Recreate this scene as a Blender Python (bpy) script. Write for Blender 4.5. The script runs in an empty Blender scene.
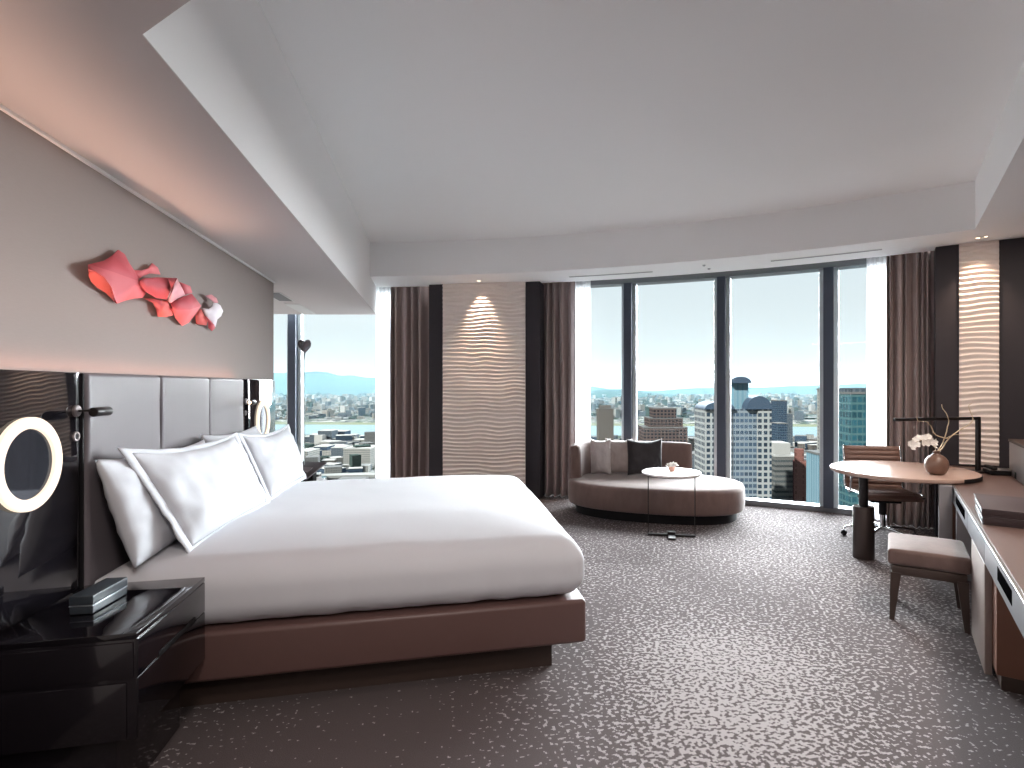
import bpy, bmesh, math, random
from mathutils import Vector, Matrix, noise as mn

random.seed(7)
scene = bpy.context.scene
COL = scene.collection
PI = math.pi

# ------------------------------------------------------------------ camera / measuring helpers
F, CX, CY, H = 550.0, 560.0, 386.5, 1.45
A = math.atan((436.5 - CX) / F)            # yaw of the bed wall against the view axis
CA, SA = math.cos(A), math.sin(A)

def ray(x, y):
    X = (x - CX) / F; V = (CY - y) / F
    return Vector((X * CA - SA, X * SA + CA, V))
CAM = Vector((0, 0, H))
def on_h(x, y, h):
    d = ray(x, y); return CAM + d * ((h - H) / d.z)
def on_x(x, y, X):
    d = ray(x, y); return CAM + d * (X / d.x)
def on_y(x, y, Y):
    d = ray(x, y); return CAM + d * (Y / d.y)
def at_depth(x, y, z):
    return CAM + ray(x, y) * z

O2 = Vector((-3.585, -3.36))               # centre of the curved facade
def arc(ang, R):
    return O2 + Vector((math.cos(ang), math.sin(ang))) * R
def arc_ang(x, R):
    d = ray(x, CY).to_2d(); a_ = d.dot(d); b_ = -2 * d.dot(O2); c_ = O2.dot(O2) - R * R
    t = (-b_ + math.sqrt(b_ * b_ - 4 * a_ * c_)) / (2 * a_)
    p = d * t - O2
    return math.atan2(p.y, p.x)

# ------------------------------------------------------------------ materials
def new_mat(name):
    m = bpy.data.materials.new(name); m.use_nodes = True
    nt = m.node_tree; b = nt.nodes['Principled BSDF']
    return m, nt, b
def srgb(r, g, b):
    f = lambda c: (c / 255 / 12.92) if c / 255 <= 0.04045 else ((c / 255 + 0.055) / 1.055) ** 2.4
    return (f(r), f(g), f(b), 1)
def pmat(name, col, rough=0.5, metal=0.0, spec=0.5, bump=0.0, bscale=200.0, var=0.0, vscale=8.0, sheen=0.0, coat=0.0, stretch=None, emit=None, estr=0.0):
    m, nt, b = new_mat(name)
    b.inputs['Base Color'].default_value = col
    b.inputs['Roughness'].default_value = rough
    b.inputs['Metallic'].default_value = metal
    b.inputs['Specular IOR Level'].default_value = spec
    if sheen:
        b.inputs['Sheen Weight'].default_value = sheen
        b.inputs['Sheen Roughness'].default_value = 0.4
    if coat:
        b.inputs['Coat Weight'].default_value = coat
        b.inputs['Coat Roughness'].default_value = 0.03
    if emit:
        b.inputs['Emission Color'].default_value = emit
        b.inputs['Emission Strength'].default_value = estr
    if bump or var:
        tc = nt.nodes.new('ShaderNodeTexCoord'); mp = nt.nodes.new('ShaderNodeMapping')
        nt.links.new(tc.outputs['Object'], mp.inputs['Vector'])
        if stretch: mp.inputs['Scale'].default_value = stretch
        if bump:
            n = nt.nodes.new('ShaderNodeTexNoise'); n.inputs['Scale'].default_value = bscale; n.inputs['Detail'].default_value = 3
            bp = nt.nodes.new('ShaderNodeBump'); bp.inputs['Strength'].default_value = bump; bp.inputs['Distance'].default_value = 0.004
            nt.links.new(mp.outputs['Vector'], n.inputs['Vector'])
            nt.links.new(n.outputs['Fac'], bp.inputs['Height']); nt.links.new(bp.outputs['Normal'], b.inputs['Normal'])
        if var:
            n2 = nt.nodes.new('ShaderNodeTexNoise'); n2.inputs['Scale'].default_value = vscale; n2.inputs['Detail'].default_value = 4
            nt.links.new(mp.outputs['Vector'], n2.inputs['Vector'])
            mx = nt.nodes.new('ShaderNodeMix'); mx.data_type = 'RGBA'
            mx.inputs[6].default_value = tuple(c * (1 - var) for c in col[:3]) + (1,)
            mx.inputs[7].default_value = tuple(min(1, c * (1 + var)) for c in col[:3]) + (1,)
            nt.links.new(n2.outputs['Fac'], mx.inputs[0]); nt.links.new(mx.outputs[2], b.inputs['Base Color'])
    return m

M = {}
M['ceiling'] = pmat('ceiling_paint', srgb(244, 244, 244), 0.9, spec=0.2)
M['soffit'] = pmat('soffit_shaded_white', srgb(206, 201, 200), 0.9, spec=0.2)  # white ceiling paint, its colour darkened for the shade under the soffit
M['wallfab'] = pmat('wall_fabric', srgb(154, 144, 141), 0.95, spec=0.1, bump=0.12, bscale=60, var=0.04, vscale=25, stretch=(1, 1, 9))
M['wallplain'] = pmat('plain_wall', srgb(150, 140, 136), 0.9, spec=0.2)
M['darkpanel'] = pmat('dark_panel', srgb(50, 47, 52), 0.55, spec=0.3)
M['blackgloss'] = pmat('black_gloss', srgb(16, 14, 18), 0.035, spec=0.5, coat=0.3)
M['blacklacq'] = pmat('black_lacquer', srgb(24, 21, 25), 0.12, spec=0.5, coat=0.3)
M['blackmat'] = pmat('black_matte', srgb(26, 25, 27), 0.6, spec=0.15)
M['slot_shade'] = pmat('painted_slot_shade', srgb(8, 8, 9), 1.0, spec=0.0)  # flat black painted in for the shade inside the uncut drawer slots
M['blackmetal'] = pmat('black_metal', srgb(34, 30, 31), 0.4, metal=0.3)
M['bronze'] = pmat('bronze_metal', srgb(62, 53, 51), 0.4, metal=0.6)
M['brown_leather'] = pmat('brown_leather', srgb(98, 74, 70), 0.42, spec=0.5, bump=0.1, bscale=320)
M['plinth'] = pmat('plinth_brown', srgb(62, 48, 42), 0.6)
M['grey_leather'] = pmat('mauve_grey_leather', srgb(104, 98, 102), 0.45, spec=0.5, bump=0.1, bscale=260)
M['linen'] = pmat('white_linen', srgb(208, 209, 214), 0.85, spec=0.2, bump=0.12, bscale=14, sheen=0.15)
M['linen2'] = pmat('white_percale', srgb(196, 198, 204), 0.8, spec=0.25, bump=0.15, bscale=10, sheen=0.15)
M['velvet'] = pmat('taupe_velvet', srgb(110, 91, 86), 0.8, spec=0.2, bump=0.25, bscale=70, var=0.24, vscale=14, sheen=0.35, stretch=(1, 1, 0.45))
M['cush_grey'] = pmat('grey_cushion', srgb(172, 163, 161), 0.6, var=0.08, vscale=30, sheen=0.3, bump=0.2, bscale=60)
M['cush_silver'] = pmat('silver_cushion', srgb(140, 127, 123), 0.45, var=0.2, vscale=14, sheen=0.4, bump=0.2, bscale=40)
M['cush_black'] = pmat('black_cushion', srgb(38, 35, 38), 0.75, sheen=0.3, bump=0.2, bscale=60)
M['drape'] = pmat('taupe_drape', srgb(156, 140, 137), 0.7, spec=0.3, sheen=0.4, bump=0.1, bscale=120)
M['chrome'] = pmat('chrome', srgb(210, 212, 215), 0.12, metal=1.0)
M['steel'] = pmat('brushed_steel', srgb(176, 176, 178), 0.3, metal=0.9, bump=0.05, bscale=80, stretch=(1, 20, 20))
M['silverapron'] = pmat('silver_grey_edge', srgb(150, 150, 154), 0.32, metal=0.75, var=0.06, vscale=5)
M['desk_top'] = pmat('desk_leather_top', srgb(100, 79, 73), 0.38, spec=0.5, bump=0.15, bscale=380, var=0.06, vscale=90)
M['desk_body'] = pmat('desk_brown', srgb(114, 78, 63), 0.45, var=0.1, vscale=6, stretch=(1, 1, 0.2))
M['desk_front'] = pmat('desk_taupe_front', srgb(128, 113, 107), 0.5, var=0.08, vscale=10, stretch=(4, 4, 0.3))
M['leg_grey'] = pmat('leg_panel_grey', srgb(150, 148, 150), 0.35, metal=0.3, var=0.1, vscale=4, stretch=(3, 3, 0.3))
M['table_wood'] = pmat('pale_table_wood', srgb(182, 154, 140), 0.25, spec=0.6, var=0.08, vscale=7, stretch=(1, 9, 1))
M['white_gloss'] = pmat('white_table_top', srgb(232, 224, 220), 0.25)
M['chair_leather'] = pmat('tan_leather', srgb(116, 90, 81), 0.42, bump=0.08, bscale=240)
M['ceramic'] = pmat('mottled_ceramic', srgb(122, 95, 82), 0.35, var=0.5, vscale=9)
M['petal'] = pmat('white_petal', srgb(246, 243, 238), 0.6, spec=0.2)
M['twig'] = pmat('pale_twig', srgb(196, 178, 150), 0.7, var=0.15, vscale=40)
M['art_red'] = pmat('coral_red', srgb(220, 112, 120), 0.6, spec=0.3)
M['art_red2'] = pmat('deep_coral', srgb(208, 96, 106), 0.6, spec=0.3)
M['art_orange'] = pmat('orange_coral', srgb(228, 110, 106), 0.6, spec=0.3)
M['art_pink'] = pmat('pale_pink', srgb(232, 160, 168), 0.6, spec=0.3)
M['art_white'] = pmat('art_white', srgb(238, 228, 236), 0.6, spec=0.3)
M['relief'] = pmat('relief_plaster', srgb(228, 218, 211), 0.55, spec=0.35, bump=0.05, bscale=120)
M['frame'] = pmat('window_frame_blue_grey', srgb(62, 70, 84), 0.45, metal=0.35)
M['frame_lit'] = pmat('window_frame_lit_side', srgb(196, 206, 210), 0.4, metal=0.2)
M['sill'] = pmat('sill_grey', srgb(120, 124, 128), 0.4, metal=0.4)
M['vent'] = pmat('vent_white', srgb(214, 214, 212), 0.6)
M['vent_dark'] = pmat('vent_slot_grey', srgb(120, 120, 122), 0.7)
M['bookcover'] = pmat('dark_book_cover', srgb(58, 44, 46), 0.4, spec=0.5)
M['pages'] = pmat('book_pages', srgb(206, 210, 212), 0.7, var=0.1, vscale=3, stretch=(1, 1, 60))
M['tablet'] = pmat('dark_tablet', srgb(74, 66, 70), 0.4)
M['tablet_mid'] = pmat('tablet_print', srgb(122, 112, 116), 0.4)
M['paper'] = pmat('white_paper', srgb(238, 240, 242), 0.8)
M['balloon'] = pmat('grey_foil', srgb(120, 122, 128), 0.25, metal=0.7)
M['string'] = pmat('pale_string', srgb(214, 220, 224), 0.7)
M['copper'] = pmat('pink_bowl', srgb(206, 158, 142), 0.5)
M['lamp_disc'] = pmat('nickel_disc', srgb(150, 142, 142), 0.35, metal=0.8)
M['ring_glow'] = pmat('ring_glow', srgb(120, 112, 104), 0.6, emit=srgb(255, 236, 212), estr=1.0)
M['ring_mirror'] = pmat('ring_mirror', srgb(70, 72, 80), 0.05, metal=0.6)
M['led'] = pmat('led_glow', srgb(255, 240, 225), 0.6, emit=srgb(255, 226, 190), estr=6.0)
M['box_dark'] = pmat('dark_teal_box', srgb(52, 58, 64), 0.35, spec=0.5)
M['silverline'] = pmat('silver_line', srgb(190, 196, 202), 0.3, metal=0.8)

def sheer_mat():
    m = bpy.data.materials.new('white_sheer'); m.use_nodes = True; nt = m.node_tree; nt.nodes.clear()
    o = nt.nodes.new('ShaderNodeOutputMaterial'); d = nt.nodes.new('ShaderNodeBsdfDiffuse'); t = nt.nodes.new('ShaderNodeBsdfTranslucent')
    tr = nt.nodes.new('ShaderNodeBsdfTransparent'); m1 = nt.nodes.new('ShaderNodeMixShader'); m2 = nt.nodes.new('ShaderNodeMixShader')
    d.inputs[0].default_value = srgb(246, 247, 249); t.inputs[0].default_value = srgb(248, 249, 251)
    m1.inputs[0].default_value = 0.6; m2.inputs[0].default_value = 0.22
    nt.links.new(d.outputs[0], m1.inputs[1]); nt.links.new(t.outputs[0], m1.inputs[2])
    nt.links.new(m1.outputs[0], m2.inputs[1]); nt.links.new(tr.outputs[0], m2.inputs[2]); nt.links.new(m2.outputs[0], o.inputs[0])
    return m
M['sheer'] = sheer_mat()
def glass_mat():
    m = bpy.data.materials.new('window_glass'); m.use_nodes = True; nt = m.node_tree; nt.nodes.clear()
    o = nt.nodes.new('ShaderNodeOutputMaterial'); tr = nt.nodes.new('ShaderNodeBsdfTransparent'); g = nt.nodes.new('ShaderNodeBsdfGlossy')
    fr = nt.nodes.new('ShaderNodeFresnel'); mu = nt.nodes.new('ShaderNodeMath'); mx = nt.nodes.new('ShaderNodeMixShader')
    tr.inputs[0].default_value = (0.965, 0.985, 0.985, 1); g.inputs['Roughness'].default_value = 0.01
    fr.inputs[0].default_value = 1.3; mu.operation = 'MULTIPLY'; mu.inputs[1].default_value = 0.5
    nt.links.new(fr.outputs[0], mu.inputs[0]); nt.links.new(mu.outputs[0], mx.inputs[0])
    nt.links.new(tr.outputs[0], mx.inputs[1]); nt.links.new(g.outputs[0], mx.inputs[2]); nt.links.new(mx.outputs[0], o.inputs[0])
    return m
M['glass'] = glass_mat()

def carpet_mat():
    m, nt, b = new_mat('fleck_carpet'); N = nt.nodes; L = nt.links
    b.inputs['Roughness'].default_value = 0.95; b.inputs['Specular IOR Level'].default_value = 0.1
    tc = N.new('ShaderNodeTexCoord'); sn = N.new('ShaderNodeVectorMath'); sn.operation = 'SNAP'; sn.inputs[1].default_value = (0.006, 0.006, 0.006)
    L.new(tc.outputs['Object'], sn.inputs[0])
    mp = N.new('ShaderNodeMapping'); mp.inputs['Rotation'].default_value = (0, 0, 0.4); mp.inputs['Scale'].default_value = (1.0, 1.15, 1)
    L.new(sn.outputs[0], mp.inputs['Vector'])
    n1 = N.new('ShaderNodeTexNoise'); n1.inputs['Scale'].default_value = 46; n1.inputs['Detail'].default_value = 0.8; n1.inputs['Roughness'].default_value = 0.5
    L.new(mp.outputs[0], n1.inputs['Vector'])
    def blob(cx, cy, rx, ry, amp):
        s = N.new('ShaderNodeVectorMath'); s.operation = 'SUBTRACT'; s.inputs[1].default_value = (cx, cy, 0); L.new(tc.outputs['Object'], s.inputs[0])
        k = N.new('ShaderNodeVectorMath'); k.operation = 'MULTIPLY'; k.inputs[1].default_value = (1 / rx, 1 / ry, 0); L.new(s.outputs[0], k.inputs[0])
        l = N.new('ShaderNodeVectorMath'); l.operation = 'LENGTH'; L.new(k.outputs[0], l.inputs[0])
        e = N.new('ShaderNodeMapRange'); e.interpolation_type = 'SMOOTHSTEP'
        e.inputs['From Min'].default_value = 0; e.inputs['From Max'].default_value = 1; e.inputs['To Min'].default_value = amp; e.inputs['To Max'].default_value = 0
        L.new(l.outputs['Value'], e.inputs['Value']); return e.outputs[0]
    cloud = N.new('ShaderNodeTexNoise'); cloud.inputs['Scale'].default_value = 1.1; cloud.inputs['Detail'].default_value = 2
    L.new(tc.outputs['Object'], cloud.inputs['Vector'])
    cm = N.new('ShaderNodeMath'); cm.operation = 'MULTIPLY_ADD'; cm.inputs[1].default_value = 0.16; cm.inputs[2].default_value = -0.075
    L.new(cloud.outputs['Fac'], cm.inputs[0])
    acc = cm.outputs[0]
    for bl in ((1.5, 2.45, 1.2, 1.35, 0.17), (2.6, 3.3, 1.3, 1.3, 0.075), (0.9, 1.9, 0.9, 1.0, 0.06), (3.0, 4.9, 1.6, 1.6, 0.06), (1.3, 4.3, 0.9, 1.2, 0.05), (2.2, 1.6, 0.75, 0.75, -0.08), (-0.35, 2.3, 1.15, 1.3, -0.10)):
        ad = N.new('ShaderNodeMath'); ad.operation = 'ADD'; L.new(acc, ad.inputs[0]); L.new(blob(*bl), ad.inputs[1]); acc = ad.outputs[0]
    s = N.new('ShaderNodeMath'); s.operation = 'ADD'; L.new(n1.outputs['Fac'], s.inputs[0]); L.new(acc, s.inputs[1])
    r = N.new('ShaderNodeMapRange'); r.inputs['From Min'].default_value = 0.625; r.inputs['From Max'].default_value = 0.655
    L.new(s.outputs[0], r.inputs['Value'])
    n3 = N.new('ShaderNodeTexNoise'); n3.inputs['Scale'].default_value = 220; L.new(tc.outputs['Object'], n3.inputs['Vector'])
    dk = N.new('ShaderNodeMix'); dk.data_type = 'RGBA'; dk.inputs[6].default_value = srgb(72, 65, 66); dk.inputs[7].default_value = srgb(96, 88, 88)
    L.new(n3.outputs['Fac'], dk.inputs[0])
    mx = N.new('ShaderNodeMix'); mx.data_type = 'RGBA'; mx.inputs[7].default_value = srgb(154, 147, 147)
    L.new(r.outputs[0], mx.inputs[0]); L.new(dk.outputs[2], mx.inputs[6]); L.new(mx.outputs[2], b.inputs['Base Color'])
    bp = N.new('ShaderNodeBump'); bp.inputs['Strength'].default_value = 0.4; bp.inputs['Distance'].default_value = 0.004
    L.new(n3.outputs['Fac'], bp.inputs['Height']); L.new(bp.outputs[0], b.inputs['Normal'])
    return m
M['carpet'] = carpet_mat()

KC = 0.2            # darkens all city colours to offset the strong outdoor lamps
def dull(c, k=None): k = KC if k is None else k; return (c[0] * k, c[1] * k, c[2] * k, 1)
def facade_mat(name, wall, glass, pb, ph, fb, fh, rough=0.5, grad=0.0):
    """window grid: bays pb wide, floors ph high, the window filling fb x fh of each"""
    m, nt, b = new_mat(name); N = nt.nodes; L = nt.links
    wall, glass = dull(wall), dull(glass)
    tc = N.new('ShaderNodeTexCoord'); sp = N.new('ShaderNodeSeparateXYZ'); L.new(tc.outputs['Object'], sp.inputs[0])
    sn = N.new('ShaderNodeSeparateXYZ'); L.new(tc.outputs['Normal'], sn.inputs[0])
    def math_(op, a, b_=None):
        n = N.new('ShaderNodeMath'); n.operation = op
        for i, v in enumerate((a, b_)):
            if v is None: continue
            if isinstance(v, (int, float)): n.inputs[i].default_value = v
            else: L.new(v, n.inputs[i])
        return n.outputs[0]
    ax = math_('ABSOLUTE', sn.outputs['X']); side = math_('GREATER_THAN', ax, 0.7)
    u = math_('ADD', math_('MULTIPLY', sp.outputs['Y'], side), math_('MULTIPLY', sp.outputs['X'], math_('SUBTRACT', 1.0, side)))
    fu = math_('FRACT', math_('ADD', math_('DIVIDE', u, pb), 100.0)); fz = math_('FRACT', math_('ADD', math_('DIVIDE', sp.outputs['Z'], ph), 100.0))
    w = math_('MULTIPLY', math_('LESS_THAN', fu, fb), math_('LESS_THAN', fz, fh))
    up = math_('LESS_THAN', math_('ABSOLUTE', sn.outputs['Z']), 0.5); w = math_('MULTIPLY', w, up)
    wn = N.new('ShaderNodeTexWhiteNoise'); wn.noise_dimensions = '2D'
    cb = N.new('ShaderNodeCombineXYZ'); L.new(math_('FLOOR', math_('DIVIDE', u, pb)), cb.inputs[0]); L.new(math_('FLOOR', math_('DIVIDE', sp.outputs['Z'], ph)), cb.inputs[1])
    L.new(cb.outputs[0], wn.inputs['Vector'])
    gl = N.new('ShaderNodeMix'); gl.data_type = 'RGBA'; gl.inputs[6].default_value = tuple(c * 0.7 for c in glass[:3]) + (1,); gl.inputs[7].default_value = tuple(min(1, c * 1.35) for c in glass[:3]) + (1,)
    L.new(wn.outputs['Value'], gl.inputs[0])
    mx = N.new('ShaderNodeMix'); mx.data_type = 'RGBA'; mx.inputs[6].default_value = wall; L.new(gl.outputs[2], mx.inputs[7]); L.new(w, mx.inputs[0])
    L.new(mx.outputs[2], b.inputs['Base Color']); b.inputs['Roughness'].default_value = rough
    b.inputs['Specular IOR Level'].default_value = 0.3 if rough < 0.4 else 0.0
    return m

# ------------------------------------------------------------------ mesh builder
class MB:
    def __init__(s): s.v = []; s.f = []; s.mi = []; s.cur = 0
    def add(s, vs, fs):
        o = len(s.v); s.v += [tuple(v) for v in vs]; s.f += [tuple(i + o for i in f) for f in fs]; s.mi += [s.cur] * len(fs); return s
    def box(s, c, d, mat=None):
        x, y, z = (k / 2 for k in d); vs = [(sx * x, sy * y, sz * z) for sz in (-1, 1) for sy in (-1, 1) for sx in (-1, 1)]
        vs = [Vector(v) for v in vs]
        if mat is not None: vs = [mat @ v for v in vs]
        vs = [v + Vector(c) for v in vs]
        return s.add(vs, [(0, 2, 3, 1), (4, 5, 7, 6), (0, 1, 5, 4), (2, 6, 7, 3), (0, 4, 6, 2), (1, 3, 7, 5)])
    def rbox(s, c, d, r=0.01, n=3, sub=(1, 1, 1), fn=None, mat=None):
        """box with rounded edges; fn reshapes each point (local, before the offset)"""
        h = [k / 2 for k in d]; r = min(r, min(h) * 0.999)
        axes = []
        for i in range(3):
            e = [-h[i] + r * (1 - math.cos(PI / 2 * k / n)) if False else -h[i] + r * k / n for k in range(n + 1)]
            mid = [(-h[i] + r) + (2 * h[i] - 2 * r) * k / sub[i] for k in range(1, sub[i])]
            axes.append(e + mid + [-q for q in reversed(e)])
        idx = {}; vs = []; fs = []
        def vert(p):
            key = tuple(round(q, 6) for q in p)
            if key in idx: return idx[key]
            q = Vector([max(-h[i] + r, min(h[i] - r, p[i])) for i in range(3)]); dd = Vector(p) - q
            if dd.length > 1e-9: q = q + dd.normalized() * r
            if fn: q = Vector(fn(q))
            if mat is not None: q = mat @ q
            vs.append(q + Vector(c)); idx[key] = len(vs) - 1; return idx[key]
        for ax in range(3):
            a, b = [(1, 2), (2, 0), (0, 1)][ax]
            for sg in (-1, 1):
                for i in range(len(axes[a]) - 1):
                    for j in range(len(axes[b]) - 1):
                        q = []
                        for (ii, jj) in ((i, j), (i + 1, j), (i + 1, j + 1), (i, j + 1)):
                            p = [0, 0, 0]; p[ax] = sg * h[ax]; p[a] = axes[a][ii]; p[b] = axes[b][jj]; q.append(vert(p))
                        if sg < 0: q.reverse()
                        if len(set(q)) >= 3: fs.append(tuple(q))
        return s.add(vs, fs)
    def prism(s, poly, z0, z1, caps=True):
        n = len(poly); vs = [(p[0], p[1], z0) for p in poly] + [(p[0], p[1], z1) for p in poly]
        fs = [(i, (i + 1) % n, n + (i + 1) % n, n + i) for i in range(n)]
        if caps: fs += [tuple(reversed(range(n))), tuple(range(n, 2 * n))]
        return s.add(vs, fs)
    def lathe(s, prof, c=(0, 0, 0), n=32, mat=None):
        vs = []; fs = []; k = len(prof)
        for i in range(n):
            a = 2 * PI * i / n
            for (r, z) in prof:
                v = Vector((r * math.cos(a), r * math.sin(a), z)); v = mat @ v if mat is not None else v; vs.append(v + Vector(c))
        for i in range(n):
            j = (i + 1) % n
            for q in range(k - 1): fs.append((i * k + q, j * k + q, j * k + q + 1, i * k + q + 1))
        if prof[0][0] > 1e-6: fs.append(tuple(reversed([i * k for i in range(n)])))
        if prof[-1][0] > 1e-6: fs.append(tuple(i * k + k - 1 for i in range(n)))
        return s.add(vs, fs)
    def cyl(s, p0, p1, r, r2=None, n=20): return s.tube([p0, p1], [r, r if r2 is None else r2], n)
    def tube(s, pts, r, n=10, closed=False):
        pts = [Vector(p) for p in pts]; k = len(pts); rs = r if isinstance(r, (list, tuple)) else [r] * k
        vs = []; fs = []; prev = None
        for i, p in enumerate(pts):
            if closed: t = pts[(i + 1) % k] - pts[i - 1]
            else: t = pts[min(i + 1, k - 1)] - pts[max(i - 1, 0)]
            t = t.normalized()
            if prev is None:
                u = t.orthogonal().normalized()
            else:
                u = prev - t * prev.dot(t)
                u = u.normalized() if u.length > 1e-6 else t.orthogonal().normalized()
            prev = u; w = t.cross(u)
            vs += [p + (u * math.cos(2 * PI * q / n) + w * math.sin(2 * PI * q / n)) * rs[i] for q in range(n)]
        for i in range(k if closed else k - 1):
            j = (i + 1) % k
            fs += [(i * n + q, i * n + (q + 1) % n, j * n + (q + 1) % n, j * n + q) for q in range(n)]
        if not closed: fs += [tuple(reversed(range(n))), tuple(range((k - 1) * n, k * n))]
        return s.add(vs, fs)
    def grid(s, fn, nu, nv):
        vs = [fn(i / nu, j / nv) for j in range(nv + 1) for i in range(nu + 1)]
        fs = [(j * (nu + 1) + i, j * (nu + 1) + i + 1, (j + 1) * (nu + 1) + i + 1, (j + 1) * (nu + 1) + i) for j in range(nv) for i in range(nu)]
        return s.add(vs, fs)
    def build(s, name, mats, parent=None, smooth=40, loc=None):
        me = bpy.data.meshes.new(name)
        off = Vector(loc) if loc is not None else Vector((0, 0, 0))
        me.from_pydata([Vector(v) - off for v in s.v], [], s.f); me.update()
        if not isinstance(mats, (list, tuple)): mats = [mats]
        for m in mats: me.materials.append(m)
        bm = bmesh.new(); bm.from_mesh(me)
        for i, fc in enumerate(bm.faces): fc.material_index = min(s.mi[i], len(mats) - 1); fc.smooth = True
        bmesh.ops.recalc_face_normals(bm, faces=bm.faces)
        lim = math.radians(smooth)
        for e in bm.edges:
            if len(e.link_faces) == 2 and e.calc_face_angle(0) > lim: e.smooth = False
        bm.to_mesh(me); bm.free()
        o = bpy.data.objects.new(name, me); COL.objects.link(o); o.location = off
        if parent is not None: o.parent = parent
        return o

def tag(o, label=None, cat=None, group=None, kind=None):
    if label: o['label'] = label
    if cat: o['category'] = cat
    if group: o['group'] = group
    if kind: o['kind'] = kind
    return o
def empty(name, loc, rz=0.0, label=None, cat=None, group=None, kind=None):
    o = bpy.data.objects.new(name, None); o.empty_display_size = 0.1; COL.objects.link(o)
    o.location = loc; o.rotation_euler = (0, 0, rz)
    return tag(o, label, cat, group, kind)
def struct(mb, name, mat, label=None, smooth=30):
    return tag(mb.build(name, mat, smooth=smooth), label, None, None, 'structure')
def copy_tree(o, parent=None):
    c = o.copy(); COL.objects.link(c)
    if parent is not None: c.parent = parent
    for ch in [k for k in bpy.data.objects if k.parent == o]: copy_tree(ch, c)
    return c

# ------------------------------------------------------------------ the room's plan
XW = -1.48            # bed wall
XB = -0.795           # beam face
ZS = 2.425            # low soffit over the bed
ZC = 3.215            # high ceiling
ZB = 2.80             # bulkhead / window ceiling
RB, RE, RP, RG = 10.82, 11.52, 11.40, 12.0
P0 = Vector((2.673, 2.218)); ER = Vector((0.69190536, 0.72198821)); EP = Vector((ER.y, -ER.x))   # right wall frame
def rw(t, p): return P0 + ER * t + EP * p
TN = -2.745           # where the high ceiling stops towards the camera
def arc_x(R, X):      # angle where the arc of radius R crosses x = X
    return math.acos((X - O2.x) / R)
def arc_p(R, p):      # angle where the arc of radius R crosses the line EP = p
    o = (O2 - P0); b = o.dot(ER); q = o.dot(EP) - p; t = -b + math.sqrt(b * b - (o.length_squared - (o.dot(EP) ** 2)) + 0 - (0 if True else q)) if False else None
    lo, hi = math.radians(20), math.radians(80)
    for _ in range(60):
        mid = (lo + hi) / 2
        if (arc(mid, R) - P0).dot(EP) > p: lo = mid
        else: hi = mid
    return lo
def arc_pts(R, a0, a1, n=40): return [arc(a0 + (a1 - a0) * i / n, R) for i in range(n + 1)]

RWP = 0.86            # right wall, distance behind the desk front
SOF = 0.215           # right soffit edge
YB = -1.9             # back wall
XL = -3.3             # far left wall of the corner bay
def rw_at_y(p, y): t = (y - (P0.y + EP.y * p)) / ER.y; return rw(t, p)
rback = rw_at_y(RWP, YB)
rfront = rw(3.3, RWP)

# floor
aL = arc_x(12.12, XL); aR = arc_p(12.12, RWP)
fl = [(XL, YB), (rback.x, rback.y)] + [tuple(p) for p in arc_pts(12.12, aR, aL, 50)]
struct(MB().prism(fl, -0.12, 0.0), 'floor', M['carpet'], 'dark taupe carpet strewn with pale irregular flecks')
# walls
struct(MB().box(((XW - 0.12 / 2), (5.58 + YB) / 2, ZS / 2), (0.12, 5.58 - YB, ZS)), 'wall_left', M['wallfab'], 'taupe fabric wall behind the bed')
struct(MB().box(((XL + XW - 0.12) / 2, 5.52, 1.5), (XW - 0.12 - XL, 0.12, 3.0)), 'wall_return', M['wallplain'])
pL = arc(arc_x(12.1, XL), 12.1)
struct(MB().box((XL - 0.06, (5.4 + pL.y) / 2, 1.5), (0.12, pL.y - 5.4, 3.0)), 'wall_corner', M['wallplain'])
struct(MB().box(((XW + rback.x) / 2, YB - 0.06, 1.65), (rback.x - XW + 1.2, 0.12, 3.3)), 'wall_back', M['wallplain'])
w = MB(); a_, b_ = rback - ER * 0.3, rfront
w.prism([a_, b_, b_ + EP * 0.12, a_ + EP * 0.12], 0, 3.3); struct(w, 'wall_right', M['darkpanel'])

# ceilings
nearL = Vector((XB, 1.74))
u = ((P0 + EP * SOF) - nearL).dot(EP); nearR = nearL + EP * u
tn = (nearL - P0).dot(ER)
aB0 = arc_x(RB, XB); aB1 = arc_p(RB, SOF)
cornR = arc(aB1, RB)
up = [nearL, nearR] + arc_pts(RB, aB1, aB0)
struct(MB().prism(up, ZC, ZC + 0.1), 'ceiling', M['ceiling'], 'high white recessed ceiling')
# low soffit over bed and towards the camera
aS0, aS1 = arc_x(RE, XL), arc_x(RE, XB)
lo = [(XL, 5.46), (XW, 5.46), (XW, YB), tuple(rback - ER * 0.0), tuple(rw(tn, RWP)), tuple(nearR), tuple(nearL)] + [tuple(p) for p in arc_pts(RE, aS1, aS0, 24)]
struct(MB().prism(lo, ZS, ZS + 0.003), 'ceiling_soffit', M['soffit'], 'low white soffit over the bed')
# beam face
ye = arc(aS1, RE).y
struct(MB().prism([(XB, 1.74), (XB, ye), (XB - 0.06, ye), (XB - 0.06, 1.74)], ZS + 0.0032, ZC + 0.1), 'ceiling_beam', M['ceiling'], 'white upright face between low soffit and high ceiling')
# near face
struct(MB().prism([nearL, nearR, nearR - ER * 0.06, nearL - ER * 0.06], ZS + 0.0032, ZC + 0.1), 'ceiling_beam_near', M['ceiling'])
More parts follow.
